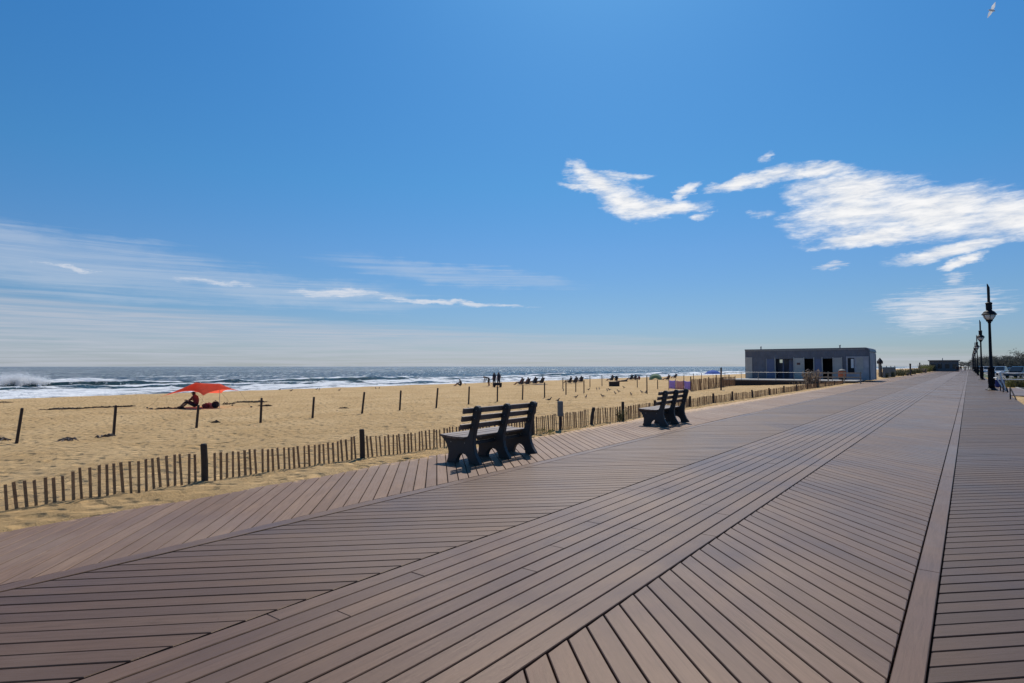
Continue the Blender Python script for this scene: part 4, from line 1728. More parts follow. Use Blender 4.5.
# weeds growing at the fence
def grass_tuft(x, y, h, n, label, mat='leafdune', spread=0.16, name='dune_grass', cat='plant', z=None):
    rd = random.Random(int(x * 100 + y * 37))
    mb = MB()
    for i in range(n):
        a = rd.uniform(0, 2 * pi)
        r = spread * sqrt(rd.random())
        bx, by = r * cos(a), r * sin(a)
        hh = h * rd.uniform(0.5, 1.05)
        lx, ly = rd.gauss(0, 0.3) * hh, rd.gauss(0, 0.3) * hh
        w = max(0.006, h * 0.02)
        t = rd.uniform(0, pi)
        wx, wy = w * cos(t), w * sin(t)
        p0, p1, p2 = Vector((bx, by, -0.05)), Vector((bx + lx * .35, by + ly * .35, hh * .6)), Vector((bx + lx, by + ly, hh))
        q = Vector((wx, wy, 0))
        mb.poly([p0 - q, p0 + q, p1 + q * .8, p1 - q * .8, p2], [(0, 1, 2, 3), (3, 2, 4)])
        if rd.random() < 0.7:
            for _ in range(3):
                c = p1.lerp(p2, rd.random())
                L = w * 4
                u = Vector((rd.gauss(0, 1), rd.gauss(0, 1), rd.gauss(0, 1))).normalized() * L
                v = u.orthogonal().normalized() * L * 0.45
                mb.poly([c - u, c + v, c + u, c - v], [(0, 1, 2, 3)])
    o = mb.build(name, M[mat], loc=(x, y, sand_z(x, y) if z is None else z), fix=False)
    return tag(o, label, cat)


grass_tuft(-7.9, 15.35, 0.34, 40, 'small dark weed growing against the fence left of the second bench', spread=0.12)
grass_tuft(-7.82, 11.35, 0.13, 30, 'low green weed at the fence foot right of the nearest bench', 'leafyel', 0.2)
xx, yy = gnd(812, 388.5, -.1)
grass_tuft(xx, yy, 1.35, 110, 'tall dry brown bush at the fence in front of the pavilion', 'drybush', 0.5, 'dry_bush', 'bush')
xx, yy = gnd(801, 389.5, -.1)
grass_tuft(xx, yy, 0.6, 40, 'low dry grass tuft left of the tall dry bush', 'drybush', 0.6)

# ------------------------------------------------------------------ pavilion
def pavilion():
    YF = 71.0
    XR, XL = -8.12, -20.60
    H_ = 3.42
    D = 5.2
    root = empty('beach_pavilion', ((XL + XR) / 2, YF, 0.0), 0, 'long low blue grey metal pavilion with dark doorways and rounded roof corner', 'building')
    W_ = XR - XL
    hx = W_ / 2
    z0 = 0.12

    def X(f):          # fraction along the front, from the left
        return -hx + f * W_
    # front wall made of piers and a header so the openings are real holes
    openings = [(0.264, 0.42, 2.35), (0.503, 0.581, 2.35), (0.648, 0.73, 2.35)]
    wb = MB()
    zt = 2.42
    cuts = [0.0]
    for a, b, _ in openings:
        cuts += [a, b]
    cuts.append(1.0)
    for i in range(0, len(cuts), 2):
        a, b = cuts[i], cuts[i + 1]
        wb.box(((X(a) + X(b)) / 2, 0.1, (z0 + zt) / 2), (X(b) - X(a), 0.2, zt - z0))
    wb.box((0, 0.1, (zt + H_) / 2), (W_, 0.2, H_ - zt))
    wb.box((0, D - 0.1, (z0 + H_) / 2), (W_, 0.2, H_ - z0))
    wb.box((-hx + 0.1, D / 2, (z0 + H_) / 2), (0.2, D - 0.41, H_ - z0))
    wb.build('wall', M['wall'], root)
    sw = MB()
    # right end wall, upper corner rounded
    prof = [(0.0, z0), (0.0, H_ - 0.01)]
    sw.box((hx - 0.1, D / 2, (z0 + H_) / 2), (0.2, D - 0.41, H_ - z0))
    sw.box((hx + 0.03, 0.25, (z0 + H_ - 0.5) / 2), (0.06, 0.3, H_ - 0.5 - z0))
    sw.box((hx + 0.03, D - 0.4, (z0 + H_ - 0.5) / 2), (0.06, 0.3, H_ - 0.5 - z0))
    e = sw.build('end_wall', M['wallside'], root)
    rf = MB()
    # roof: flat slab with a quarter-round right edge
    out = [(-hx - 0.02, H_ + 0.003), (-hx - 0.02, H_ + 0.12)]
    R_ = 0.42
    cx, cz = hx - 0.36, H_ - R_ + 0.12
    for k in range(9):
        t = pi / 2 - (pi / 2) * k / 8
        out.append((cx + R_ * cos(t), cz + R_ * sin(t)))
    out += [(cx + R_, cz - 0.05), (cx + R_ - 0.1, cz - 0.05)]
    for k in range(9):
        t = (pi / 2) * k / 8
        if cz + (R_ - 0.12) * sin(t) < H_ + 0.003:
            out.append((cx + (R_ - 0.12) * cos(t) + 0.02, cz + (R_ - 0.12) * sin(t)))
    out.append((cx + 0.02, H_ + 0.003))
    rf.prism(out, lambda a, b, t: Vector((a, t, b)), -0.08, D + 0.05)
    roof = rf.build('roof', M['rooftrim'], root)
    for f in (0.1, 0.76):
        vb = MB()
        vb.tube([(X(f), 2.0, H_ + 0.18), (X(f), 2.0, H_ + 0.42)], 0.06, 8)
        vb.lathe([(0.1, 0), (0.1, 0.05), (0.04, 0.09)], (X(f), 2.0, H_ + 0.42), 8)
        vb.build('roof_vent', M['rooftrim'], roof)

    fa = MB()
    fa.box((-0.2, -0.03, H_ - 0.04), (W_ - 0.42, 0.05, 0.10))
    fa.build('fascia', M['greypipe'], root)

    def slab(nm, f0, f1, za, zb, mat, y=-0.03, th=0.06, par=root):
        s = MB()
        s.box(((X(f0) + X(f1)) / 2, y, (za + zb) / 2), (X(f1) - X(f0), th, zb - za))
        return s.build(nm, M[mat], par)
    slab('beige_panel', 0.006, 0.063, z0, 2.62, 'beige')
    d = slab('door', 0.192, 0.264, z0, 2.40, 'bluedoor')
    slab('door_frame', 0.185, 0.192, z0, 2.46, 'greypipe', -0.04, 0.08, d)
    hb = MB()
    hb.box((X(0.254), -0.09, 1.1), (0.05, 0.06, 0.16))
    hb.build('handle', M['greypipe'], d)
    slab('door', 0.42, 0.503, z0, 2.5, 'beige')
    slab('sign_plate', 0.445, 0.472, 1.75, 1.98, 'signbrown', -0.075, 0.02)
    for f in (0.264, 0.421, 0.5025, 0.582, 0.647, 0.731, 0.797):
        slab('trim_strip', f - 0.0035, f + 0.0035, z0, 2.56, 'beige', -0.09, 0.06)
    slab('blue_panel', 0.583, 0.646, z0, 2.40, 'bluedoor', -0.02, 0.04)
    slab('door', 0.73, 0.797, z0, 2.5, 'beige')
    # recesses behind the openings
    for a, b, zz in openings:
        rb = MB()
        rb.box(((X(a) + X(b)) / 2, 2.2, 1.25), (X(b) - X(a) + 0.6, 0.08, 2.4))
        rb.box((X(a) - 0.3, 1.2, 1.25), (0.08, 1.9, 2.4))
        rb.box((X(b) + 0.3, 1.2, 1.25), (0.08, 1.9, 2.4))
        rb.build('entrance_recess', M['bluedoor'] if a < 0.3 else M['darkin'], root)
    # pale high windows seen in the recesses (daylight beyond)
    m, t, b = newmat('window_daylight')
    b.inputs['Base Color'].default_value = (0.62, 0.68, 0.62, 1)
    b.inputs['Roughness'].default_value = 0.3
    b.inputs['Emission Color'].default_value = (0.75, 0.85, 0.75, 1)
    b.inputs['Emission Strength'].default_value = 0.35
    for f0, f1, za, zb in ((0.27, 0.30, 1.98, 2.36), (0.352, 0.375, 1.98, 2.32), (0.556, 0.578, 2.02, 2.36), (0.708, 0.727, 2.02, 2.36)):
        s = MB()
        s.box(((X(f0) + X(f1)) / 2, 1.7, (za + zb) / 2), (X(f1) - X(f0), 0.04, zb - za))
        w = s.build('window', m, root)
        fb = MB()
        xa, xb = X(f0), X(f1)
        fb.poly([(x_, y_, z_) for y_ in (1.64, 1.70) for (x_, z_) in ((xa - .05, za - .05), (xb + .05, za - .05), (xb + .05, zb + .05), (xa - .05, zb + .05), (xa, za), (xb, za), (xb, zb), (xa, zb))],
                [(i_, (i_ + 1) % 4, 4 + (i_ + 1) % 4, 4 + i_) for i_ in range(4)] + [(8 + i_, 12 + i_, 12 + (i_ + 1) % 4, 8 + (i_ + 1) % 4) for i_ in range(4)] + [(i_, 8 + i_, 8 + (i_ + 1) % 4, (i_ + 1) % 4) for i_ in range(4)] + [(4 + i_, 4 + (i_ + 1) % 4, 12 + (i_ + 1) % 4, 12 + i_) for i_ in range(4)])
        fb.build('window_frame', M['bluedoor'], w)
    for f in (0.32, 0.383, 0.405):
        s = MB()
        s.box((X(f), 0.6, 1.26), (0.12 if f < 0.38 else 0.3, 0.12, 2.3))
        s.build('column', M['bluedoor'], root)
    # right hand bay with pale surround
    bay = slab('bay_surround', 0.83, 0.995, z0, 2.62, 'wallside', -0.06, 0.12)
    slab('bay_window', 0.842, 0.89, 0.9, 2.45, 'darkin', -0.13, 0.02, bay)
    slab('notice', 0.866, 0.886, 1.4, 2.35, 'white', -0.15, 0.02, bay)
    slab('shutter', 0.905, 0.955, 0.9, 2.5, 'beige', -0.13, 0.02, bay)
    return root


pavilion()


def pavilion_deck():
    root = empty('pavilion_platform', (-15.0, 64.6, 0), 0, 'raised platform with dark skirting in front of the pavilion', 'platform')
    root.location.z = 0.13
    mb = MB()
    mb.box((0.25, 2.55, 0.03), (12.6, 7.1, 0.1))
    mb.build('platform_top', M['concrete'], root)
    mb = MB()
    mb.box((0.25, -0.93, -0.42), (12.5, 0.08, 0.8))
    mb.box((-5.98, 2.6, -0.42), (0.08, 6.97, 0.8))
    mb.build('skirting', M['post'], root)
    rl = empty('pipe_railing', (-15.0, 63.7, 0.21), 0, 'galvanised pipe railing along the pavilion platform', 'railing')
    mb = MB()
    mb.tube([(-5.6, 0, 0.75), (4.6, 0, 0.75)], 0.022, 8)
    mb.build('top_rail', M['greypipe'], rl)
    for k in range(7):
        pb = MB()
        pb.tube([(-5.6 + 1.7 * k, 0, 0), (-5.6 + 1.7 * k, 0, 0.73)], 0.025, 8)
        pb.build('post', M['greypipe'], rl)
    # wooden rail by the right bay
    wr = empty('wooden_railing', (-9.9, 62.5, 0.0), 0, 'pale wooden rail fence at the right end of the pavilion', 'railing')
    for z in (0.55, 0.95):
        mb = MB()
        mb.box((0.0, 0, z), (4.2, 0.05, 0.12))
        mb.build('rail', M['railwood'], wr)
    for k in range(4):
        mb = MB()
        mb.box((-2.0 + 1.33 * k, 0.06, 0.5), (0.1, 0.07, 1.15))
        mb.build('post', M['railwood'], wr)


pavilion_deck()


def bin_orange():
    x, y = gnd(842.3, 381.8, 0)
    root = empty('waste_bin', (x, y, 0.0), HEAD, 'orange topped waste bin in front of the pavilion wall', 'bin')
    mb = MB()
    mb.lathe([(0.30, 0.0), (0.31, 0.45)], n=14)
    mb.build('base', M['stake'], root)
    mb = MB()
    mb.lathe([(0.33, 0.45), (0.36, 0.5), (0.36, 1.05), (0.30, 1.1)], n=14)
    mb.build('body', M['orange'], root)
    mb = MB()
    mb.lathe([(0.34, 1.1), (0.34, 1.16), (0.2, 1.26), (0.05, 1.3)], n=14)
    mb.build('lid', M['signgrey'], root)


bin_orange()


def far_posts():
    def post(name, px, ztop, w, label, cat, cap):
        x, y = gnd(px[0], px[1], -0.05)
        depth = -x * sin(HEAD) + y * cos(HEAD)
        h = (px[1] - ztop) / FPX * depth
        root = empty(name, (x, y, -0.05), HEAD, label, cat)
        mb = MB()
        mb.box((0, 0, h * 0.42), (w, w, h * 0.84))
        mb.build('shaft', M['signgrey'] if cap == 2 else M['stake'], root)
        mb = MB()
        if cap:
            hw = w * 0.95
            mb.poly([(-hw, -hw, h * .7), (hw, -hw, h * .7), (hw, hw, h * .7), (-hw, hw, h * .7), (-hw, -hw, h * .82), (hw, -hw, h * .82), (hw, hw, h * .82), (-hw, hw, h * .82), (0, 0, h)],
                    [(0, 3, 2, 1), (0, 1, 5, 4), (1, 2, 6, 5), (2, 3, 7, 6), (3, 0, 4, 7), (4, 5, 8), (5, 6, 8), (6, 7, 8), (7, 4, 8)])
        else:
            mb.box((0, 0, h * 0.92), (w * 1.15, w * 1.15, h * 0.16))
        mb.build('cap', M['stake'], root)
    post('pointed_kiosk', (880.3, 378.0), 357.6, 0.28, 'slim dark kiosk with pointed cap beside the pavilion corner', 'kiosk', 2)
    post('timber_post', (910.5, 374.6), 363.6, 0.2, 'square dark timber post standing in the dune plants', 'post', 0)
    post('timber_post', (920.0, 373.0), 362.6, 0.16, 'thin grey post rising above the dune, near the far building', 'post', 0)
    x, y = gnd(721, 391.0, -.32)
    root = empty('timber_post', (x, y, sand_z(x, y)), 0.3, 'tall dark post with a crosspiece at the near end of the far slat fence', 'post')
    mb = MB()
    mb.tube([(0, 0, -0.2), (0.03, 0, 1.75)], 0.06, 8)
    mb.build('shaft', M['post'], root)
    mb = MB()
    mb.box((0.03, 0, 1.45), (0.12, 0.3, 0.2), Matrix.Rotation(0.3, 3, 'X'))
    mb.build('crosspiece', M['wood'], root)


far_posts()

# dune plants beyond the pavilion
plants = [(884, 377.6, 1.0, 'leafdune', 'dark leafy shrub right beside the pointed kiosk'), (889.5, 377, 1.2, 'leafdune', 'second dune shrub right of the pointed kiosk'),
          (899, 376.0, 1.3, 'leafdune', 'dense dune shrub at the right end of the grey slatted panel'), (904.5, 375.4, 1.5, 'leafdune', 'brown green shrub left of the square timber post'),
          (915.5, 374.2, 1.5, 'leafdune', 'dark shrub between the square timber post and thin grey post'), (923.5, 373.3, 1.6, 'leafdune', 'dark shrub just left of the grey flat building'),
          (930, 372.6, 1.5, 'drybush', 'brown shrub at the left corner of the grey flat building'), (938, 372.1, 2.4, 'leafyel', 'yellow green shrub in front of the grey flat building'),
          (945, 371.8, 2.8, 'leafdune', 'dark tall shrub in front of the middle of the grey flat building'), (951.5, 371.4, 2.8, 'leafdune', 'dark shrub at the right of the grey flat building')]
for (px, py, h, mt, lab) in plants:
    x, y = gnd(px, py, 0.0)
    x = min(x, deckL(y) - h * 0.5)
    grass_tuft(x, y, h * 0.72, 220, lab, mt, h * 0.6, 'dune_shrub', 'shrub')


def slat_panel_far():
    a = gnd(888, 378.0, 0)
    b = gnd(900.5, 376.6, 0)
    d = Vector((b[0] - a[0], b[1] - a[1], 0))
    L = d.length
    root = empty('slatted_screen', (a[0] - .6, a[1], 0), atan2(d.y, d.x), 'grey slatted screen fence among the dune plants beyond the pavilion', 'fence')
    mb = MB()
    n = max(8, int(L / 0.45))
    for i in range(n):
        mb.box(((i + .5) * L / n, 0, 0.75), (L / n * 0.62, 0.03, 1.4))
    mb.build('slat_panel', M['signgrey'], root)
    for z in (0.3, 1.25):
        mb = MB()
        mb.box((L / 2, 0.04, z), (L, 0.04, 0.09))
        mb.build('rail', M['railwood'], root)
    for u in (0, 0.33, 0.67, 1):
        mb = MB()
        mb.box((u * L, 0.1, 0.8), (0.12, 0.08, 1.7))
        mb.build('post', M['stake'], root)


slat_panel_far()


def far_building():
    a = gnd(929, 371.6, 0)
    b = gnd(958, 371.2, 0)
    xl, xr = a[0] - 4.2, -9.6
    yf = 232.0
    # width chosen from the two sight lines at that distance
    t0, t1 = ray(929.3, 366), ray(958.5, 366)
    xl = t0.x / t0.y * yf
    xr = t1.x / t1.y * yf
    w = xr - xl
    root = empty('flat_roofed_building', ((xl + xr) / 2, yf, 0), 0, 'distant grey flat roofed building at the end of the dune', 'building')
    depth = -(xl + xr) / 2 * sin(HEAD) + yf * cos(HEAD)
    h = 5.4 / FPX * depth + CAMH
    mb = MB()
    mb.box((0, 4, h / 2), (w, 8, h))
    mb.build('wall', M['farbuilding'], root)
    mb = MB()
    mb.box((0, 4, h + 0.14), (w + 0.7, 8.7, 0.28))
    r = mb.build('roof', M['rooftrim'], root)
    mb = MB()
    mb.tube([(-w * .05, 4, h + 0.28), (-w * .05, 4, h + 1.0)], 0.1, 8)
    mb.build('roof_vent', M['rooftrim'], r)
    for k in range(4):
        mb = MB()
        mb.box((-w * .38 + k * w * .25, -0.03, h * .5), (w * .14, 0.06, h * .42))
        mb.build('window', M['winglass'], root)


far_building()


# ------------------------------------------------------------------ right side: steps, railings, cars, houses, trees
def right_side():
    # landing beside the lamp with steps down to the street
    mb = MB()
    mb.box((2.3, 49.0, -0.047), (1.1, 14.0, 0.09))
    tag(mb.build('landing', M['deck']), kind='structure')
    st = empty('steps', (2.86, 44.5, -0.6), 0, 'short flight of timber steps down from the boardwalk landing', 'steps')
    for k in range(3):
        mb = MB()
        mb.box((0.15 + 0.3 * k, 0, 0.42 - 0.16 * k), (0.3, 2.0, 0.05))
        mb.build('tread', M['railwood'], st)
    for nm, (tx, bx), lab in (('handrail', ((999.6, 372.9), (1006.2, 391.2)), 'white sloping handrail beside the nearest lamp post'),
                              ('handrail', ((996.6, 378.0), (1004.2, 390.2)), 'lower white sloping handrail behind the first, nearest the lamp')):
        gx, gy = gnd(bx[0], bx[1], 0.06)
        d = ray(*tx)
        t = gy / d.y
        top = Vector((0, 0, CAMH)) + d * t
        root = empty(nm, (gx, gy, 0.0), 0, lab, 'handrail', 'sloping handrails by the lamp')
        mb = MB()
        tp = top - Vector((gx, gy, 0))
        mb.tube([(0, 0, 0.06), tp, tp + Vector((-0.12, 0.3, 0.0))], 0.04, 8)
        mb.build('rail', M['white'], root)
        mb = MB()
        q = Vector((0, 0, 0.06)) * .5 + tp * .5
        mb.tube([(q.x, q.y, 0.0), q], 0.03, 8)
        mb.tube([(0.07, -0.1, 0.0), (0.02, 0.06, 0.28)], 0.045, 8)
        mb.build('post', M['stake'], root)
    a = gnd(1016.6, 400.5, -0.02)
    d = ray(1010, 387.3)
    t = a[1] * 1.02 / d.y
    b = Vector((0, 0, CAMH)) + d * t
    root = empty('handrail', (a[0], a[1], -0.02), 0, 'black sloping handrail at the sandy corner of the boardwalk', 'handrail')
    mb = MB()
    e = b - Vector((a[0], a[1], -0.02))
    mb.tube([(0, 0, 0), e], 0.028, 8)
    mb.build('rail', M['lamp'], root)
    mb = MB()
    mb.tube([(e.x, e.y, -.05), e], 0.025, 8)
    mb.build('post', M['lamp'], root)
    # pipe fence across the landing end
    root = empty('pipe_fence', (1.78, 56.2, 0), 0, 'two rail white pipe fence beyond the lamp post', 'railing')
    for z in (0.62, 1.08):
        mb = MB()
        mb.tube([(0.0, 0, z), (9.0, 0, z)], 0.035, 8)
        mb.build('rail', M['white'], root)
    for k in range(5):
        mb = MB()
        mb.tube([(0.05 + 2.2 * k, 0, -0.6), (0.05 + 2.2 * k, 0, 1.06)], 0.03, 8)
        mb.build('post', M['greypipe'], root)
    # blue barrel
    x, y = gnd(996.8, 385.2, 0)
    root = empty('blue_bin', (x, y - 6, 0.0), 0, 'dark blue bin standing right behind the nearest lamp post', 'bin')
    mb = MB()
    mb.lathe([(0.26, 0), (0.29, 0.1), (0.31, 0.5), (0.30, 0.52)], n=14)
    mb.build('body', simple('blue_plastic', (0.012, 0.03, 0.19), 0.45), root)
    mb = MB()
    mb.lathe([(0.33, 0.52), (0.33, 0.57), (0.15, 0.63)], n=14)
    mb.build('lid', simple('dark_blue_plastic', (0.008, 0.015, 0.08), 0.45), root)
    shrub = [(1000.5, 383.5, 'leafyel', 'low yellow green weeds behind the white handrail'), (1009, 383, 'leafdune', 'low weeds under the pipe fence, middle'), (1016, 383.5, 'leafdune', 'low weeds under the pipe fence at the right edge'),
             (1022, 384.0, 'leafyel', 'low weeds at the extreme right edge by the pipe fence')]
    for px, py, mt, lab in shrub:
        x, y = gnd(px, py, 0)
        grass_tuft(x, min(y, 62), 0.75, 150, lab, mt, 0.8, 'verge_weed', 'plant', z=-0.05)


right_side()


def make_car(col, suv=False):
    root = empty('parked_car')
    # local: x = length (front +), y = width
    Hh = 1.75 if suv else 1.46
    L = 4.6
    low = [(-2.28, 0.35), (-2.3, 0.75), (-2.2, 0.98), (-1.0, 1.0), (0.7, 0.98), (1.9, 0.86), (2.25, 0.68), (2.3, 0.38)]
    mb = MB()

    def ring(pts, y, inset=0.0):
        return [(x, y, z) for x, z in pts]
    secs = [(-0.88, 0.06), (-0.80, 0.0), (0.80, 0.0), (0.88, 0.06)]
    n = len(low)
    V = []
    for y, ins in secs:
        for x, z in low:
            V.append((x * (1 - ins * 0.25), y, z - (ins if z > 0.7 else 0)))
    Fs = []
    for s in range(3):
        for i in range(n - 1):
            Fs.append((s * n + i, s * n + i + 1, (s + 1) * n + i + 1, (s + 1) * n + i))
        Fs.append((s * n + n - 1, s * n, (s + 1) * n, (s + 1) * n + n - 1))
    Fs.append(tuple(range(n)))
    Fs.append(tuple(3 * n + i for i in range(n))[::-1])
    mb.poly(V, Fs)
    back = -1.95 if suv else -1.65
    cab = [(back, 0.98), (back + 0.35, Hh - 0.06), (back + 0.6, Hh), (0.1, Hh), (0.35, Hh - 0.05), (1.1, 0.97)]
    n = len(cab)
    V = []
    for y, k in ((-0.80, 0), (-0.62, 1), (0.62, 1), (0.80, 0)):
        for x, z in cab:
            if k == 0:
                V.append((x, y * (1 if z < 1.1 else 0.84), z if z < 1.1 else z - 0.05))
            else:
                V.append((x, y, z))
    Fs = []
    for s in range(3):
        for i in range(n - 1):
            Fs.append((s * n + i, s * n + i + 1, (s + 1) * n + i + 1, (s + 1) * n + i))
    Fs.append(tuple(range(n)))
    Fs.append(tuple(3 * n + i for i in range(n))[::-1])
    mb.poly(V, Fs)
    mb.build('body', col, root)
    # glass
    def quad(nm, pts, mat, off):
        g = MB()
        o = Vector(off)
        P = [Vector(p) + o for p in pts]
        Q = [p - o * 0.5 for p in P]
        g.poly(P + Q, [(0, 1, 2, 3), (7, 6, 5, 4), (0, 4, 5, 1), (1, 5, 6, 2), (2, 6, 7, 3), (3, 7, 4, 0)])
        g.build(nm, mat, root)
    quad('windscreen', [(1.05, -0.68, 1.02), (1.05, 0.68, 1.02), (0.40, 0.60, Hh - 0.08), (0.40, -0.60, Hh - 0.08)], M['carglass'], (0.02, 0, 0.02))
    quad('rear_window', [(back + 0.03, -0.66, 1.04), (back + 0.03, 0.66, 1.04), (back + 0.33, 0.58, Hh - 0.10), (back + 0.33, -0.58, Hh - 0.10)], M['carglass'], (-0.02, 0, 0.012))
    for s in (1, -1):
        quad('side_window', [(back + 0.3, 0.795 * s, 1.04), (0.9, 0.795 * s, 1.03), (0.30, 0.69 * s, Hh - 0.12), (back + 0.5, 0.69 * s, Hh - 0.12)], M['carglass'], (0, 0.016 * s, 0.006))
        for x in (-1.4, 1.42):
            w = MB()
            w.tube([(x, 0.70 * s, 0.34), (x, 0.90 * s, 0.34)], 0.34, 18)
            wh = w.build('wheel', M['tyre'], root)
            r = MB()
            r.tube([(x, 0.895 * s, 0.34), (x, 0.915 * s, 0.34)], 0.21, 12)
            r.build('rim', M['rim'], wh)
        h = MB()
        h.bbox((2.22, 0.62 * s, 0.72), (0.12, 0.34, 0.14), 0.02)
        h.build('headlight', M['lightglass'], root)
        h = MB()
        h.bbox((-2.26, 0.66 * s, 0.82), (0.08, 0.26, 0.16), 0.02)
        h.build('tail_light', simple('tail_light_red', (0.25, 0.01, 0.01), 0.3), root)
    return root


white_p, silver_p, black_p, blue_p = carpaint('white_car_paint', (0.7, 0.7, 0.7)), carpaint('silver_blue_car_paint', (0.32, 0.38, 0.44)), carpaint('black_car_paint', (0.012, 0.012, 0.014)), carpaint('dark_blue_car_paint', (0.015, 0.03, 0.06))
cars = {'w': make_car(white_p, True), 's': make_car(silver_p, True), 'k': make_car(black_p, True), 'b': make_car(blue_p, False)}
used = set()
def lot(px, y):
    d = ray(px, 366)
    return d.x / d.y * y


for key, px, y, lab in (('s', 1000.5, 150.0, 'silver blue car parked just right of the nearest lamp post'), ('k', 1018.0, 112.0, 'black car parked at the right edge behind the pipe fence'),
                        ('w', 986.5, 196.0, 'white car parked between the first and second lamp posts'), ('b', 1009.0, 165.0, 'dark blue car parked between the silver and the black one'),
                        ('w', 1023.0, 135.0, 'white car cut by the right edge of the picture'), ('s', 993.0, 215.0, 'far silver car seen behind the nearest lamp pole'), ('k', 979.5, 235.0, 'far black car beside the second lamp pole')):
    x = lot(px, y)
    if key not in used:
        o = cars[key]
        used.add(key)
    else:
        o = copy_tree(cars[key])
    o.location = (x, y, -0.166)
    o.rotation_euler = (0, 0, radians(-90 + random.uniform(-25, 25)))
    tag(o, lab, 'car', 'cars parked along the street')


def make_tree(seed, h, w):
    rd = random.Random(seed)
    root = empty('leafy_tree')
    tb = MB()
    tb.tube([(0, 0, -0.3), (0.05, 0, h * .3), (0.1, 0.05, h * .62)], [0.28, 0.22, 0.1], 8)
    limbs = []
    for k in range(7):
        a = rd.uniform(0, 2 * pi)
        z0 = h * rd.uniform(0.3, 0.55)
        p = Vector((cos(a) * w * .3, sin(a) * w * .3, z0 + h * rd.uniform(.15, .3)))
        tb.tube([(0.05, 0, z0), tuple(p * 0.55 + Vector((0, 0, z0 * .45))), p], [0.1, 0.07, 0.03], 6)
        limbs.append(p)
    tb.build('trunk', M['bark'], root)
    cb = MB()
    for k in range(26):
        a = rd.uniform(0, 2 * pi)
        r = w * .5 * sqrt(rd.random())
        z = h * rd.uniform(0.42, 0.98)
        r *= sqrt(max(0.1, 1 - ((z / h - 0.62) / 0.42) ** 2))
        c = Vector((r * cos(a), r * sin(a), z))
        cr = w * rd.uniform(0.09, 0.19)
        for _ in range(75):
            q = c + Vector((rd.gauss(0, 1), rd.gauss(0, 1), rd.gauss(0, .75))) * cr * 0.55
            L = rd.uniform(0.12, 0.28)
            u = Vector((rd.gauss(0, 1), rd.gauss(0, 1), rd.gauss(0, 1))).normalized() * L
            v = u.orthogonal().normalized() * L * 0.6
            cb.poly([q - u, q + v, q + u, q - v], [(0, 1, 2, 3)])
    cb.build('crown', M['leaftree'], root, fix=False)
    return root


def make_house(wcol, w, d, h, rh):
    root = empty('distant_house')
    mb = MB()
    mb.box((0, 0, h / 2), (w, d, h))
    mb.build('wall', wcol, root)
    rb = MB()
    e = 0.35
    rb.poly([(-w / 2 - e, -d / 2 - e, h), (w / 2 + e, -d / 2 - e, h), (w / 2 + e, d / 2 + e, h), (-w / 2 - e, d / 2 + e, h), (-w / 2 - e, 0, h + rh), (w / 2 + e, 0, h + rh)],
            [(0, 1, 5, 4), (2, 3, 4, 5), (0, 4, 3), (1, 2, 5), (0, 3, 2, 1)])
    r = rb.build('roof', M['roof'], root)
    cb = MB()
    cb.box((w * .2, d * .1, h + rh * .9), (0.7, 0.7, 1.6))
    cb.build('chimney', M['signbrown'], r)
    for fl in range(int(h // 2.7)):
        for k in range(3):
            x = -w * .32 + k * w * .32
            wb = MB()
            wb.box((x, -d / 2 - 0.02, 1.5 + fl * 2.8), (1.1, 0.06, 1.4))
            o = wb.build('window', M['winglass'], root)
            fb = MB()
            fb.box((x, -d / 2 - 0.06, 0.77 + fl * 2.8), (1.35, 0.12, 0.1))
            fb.box((x, -d / 2 - 0.06, 2.24 + fl * 2.8), (1.35, 0.1, 0.1))
            fb.build('window_frame', M['white'], o)
    db = MB()
    db.box((w * .42, -d / 2 - 0.02, 1.05), (0.95, 0.06, 2.1))
    db.build('door', M['bluedoor'], root)
    return root


tr = [make_tree(1, 8.5, 8.0), make_tree(2, 7.5, 7.5), make_tree(3, 9.0, 9.5)]
spots = [(978, 330), (982, 290), (986.5, 262), (991, 255), (995.5, 240), (999, 228), (1003.5, 232), (1008, 250), (1012, 246), (1016, 235), (1020, 190), (1025, 180), (1031, 185), (963.5, 620), (966.5, 650), (960.5, 640), (972, 520), (975, 400)]
seen = set()
srt = sorted(range(len(spots)), key=lambda i: spots[i][0])
for i, (px, dist) in enumerate(spots):
    d = ray(px, 366)
    k = i % 3
    if k in seen:
        o = copy_tree(tr[k])
    else:
        o = tr[k]
        seen.add(k)
    o.location = (d.x * dist, d.y * dist, -0.6)
    sc = random.uniform(0.66, 0.85) * (0.92 if dist < 250 else 1)
    o.scale = (sc * 1.15, sc * 1.15, sc)
    o.rotation_euler = (0, 0, random.uniform(0, 6))
    r = srt.index(i)
    tag(o, 'distant grey green tree on the skyline, %s from the left' % ordinal(r), 'tree', 'trees on the far skyline')
hcol = [M['housewall'], simple('grey_siding', (0.2, 0.21, 0.22), 0.7), simple('tan_siding', (0.3, 0.26, 0.21), 0.7)]
for i, (px, dist, w, h, lab) in enumerate(((1022.0, 300, 9, 2.9, 'pale distant house at the right edge below the trees'), (1010, 290, 12, 3.2, 'grey distant house right of the nearest lamp post'),
                                         (985, 330, 12, 3.2, 'far tan house left of the nearest lamp post'))):
    d = ray(px, 366)
    o = make_house(hcol[i % 3], w, 8, h, 2.0)
    o.location = (d.x * dist, d.y * dist, -0.6)
    o.rotation_euler = (0, 0, HEAD * 0 + 0.1 * i)
    tag(o, lab, 'house', 'houses across the street')

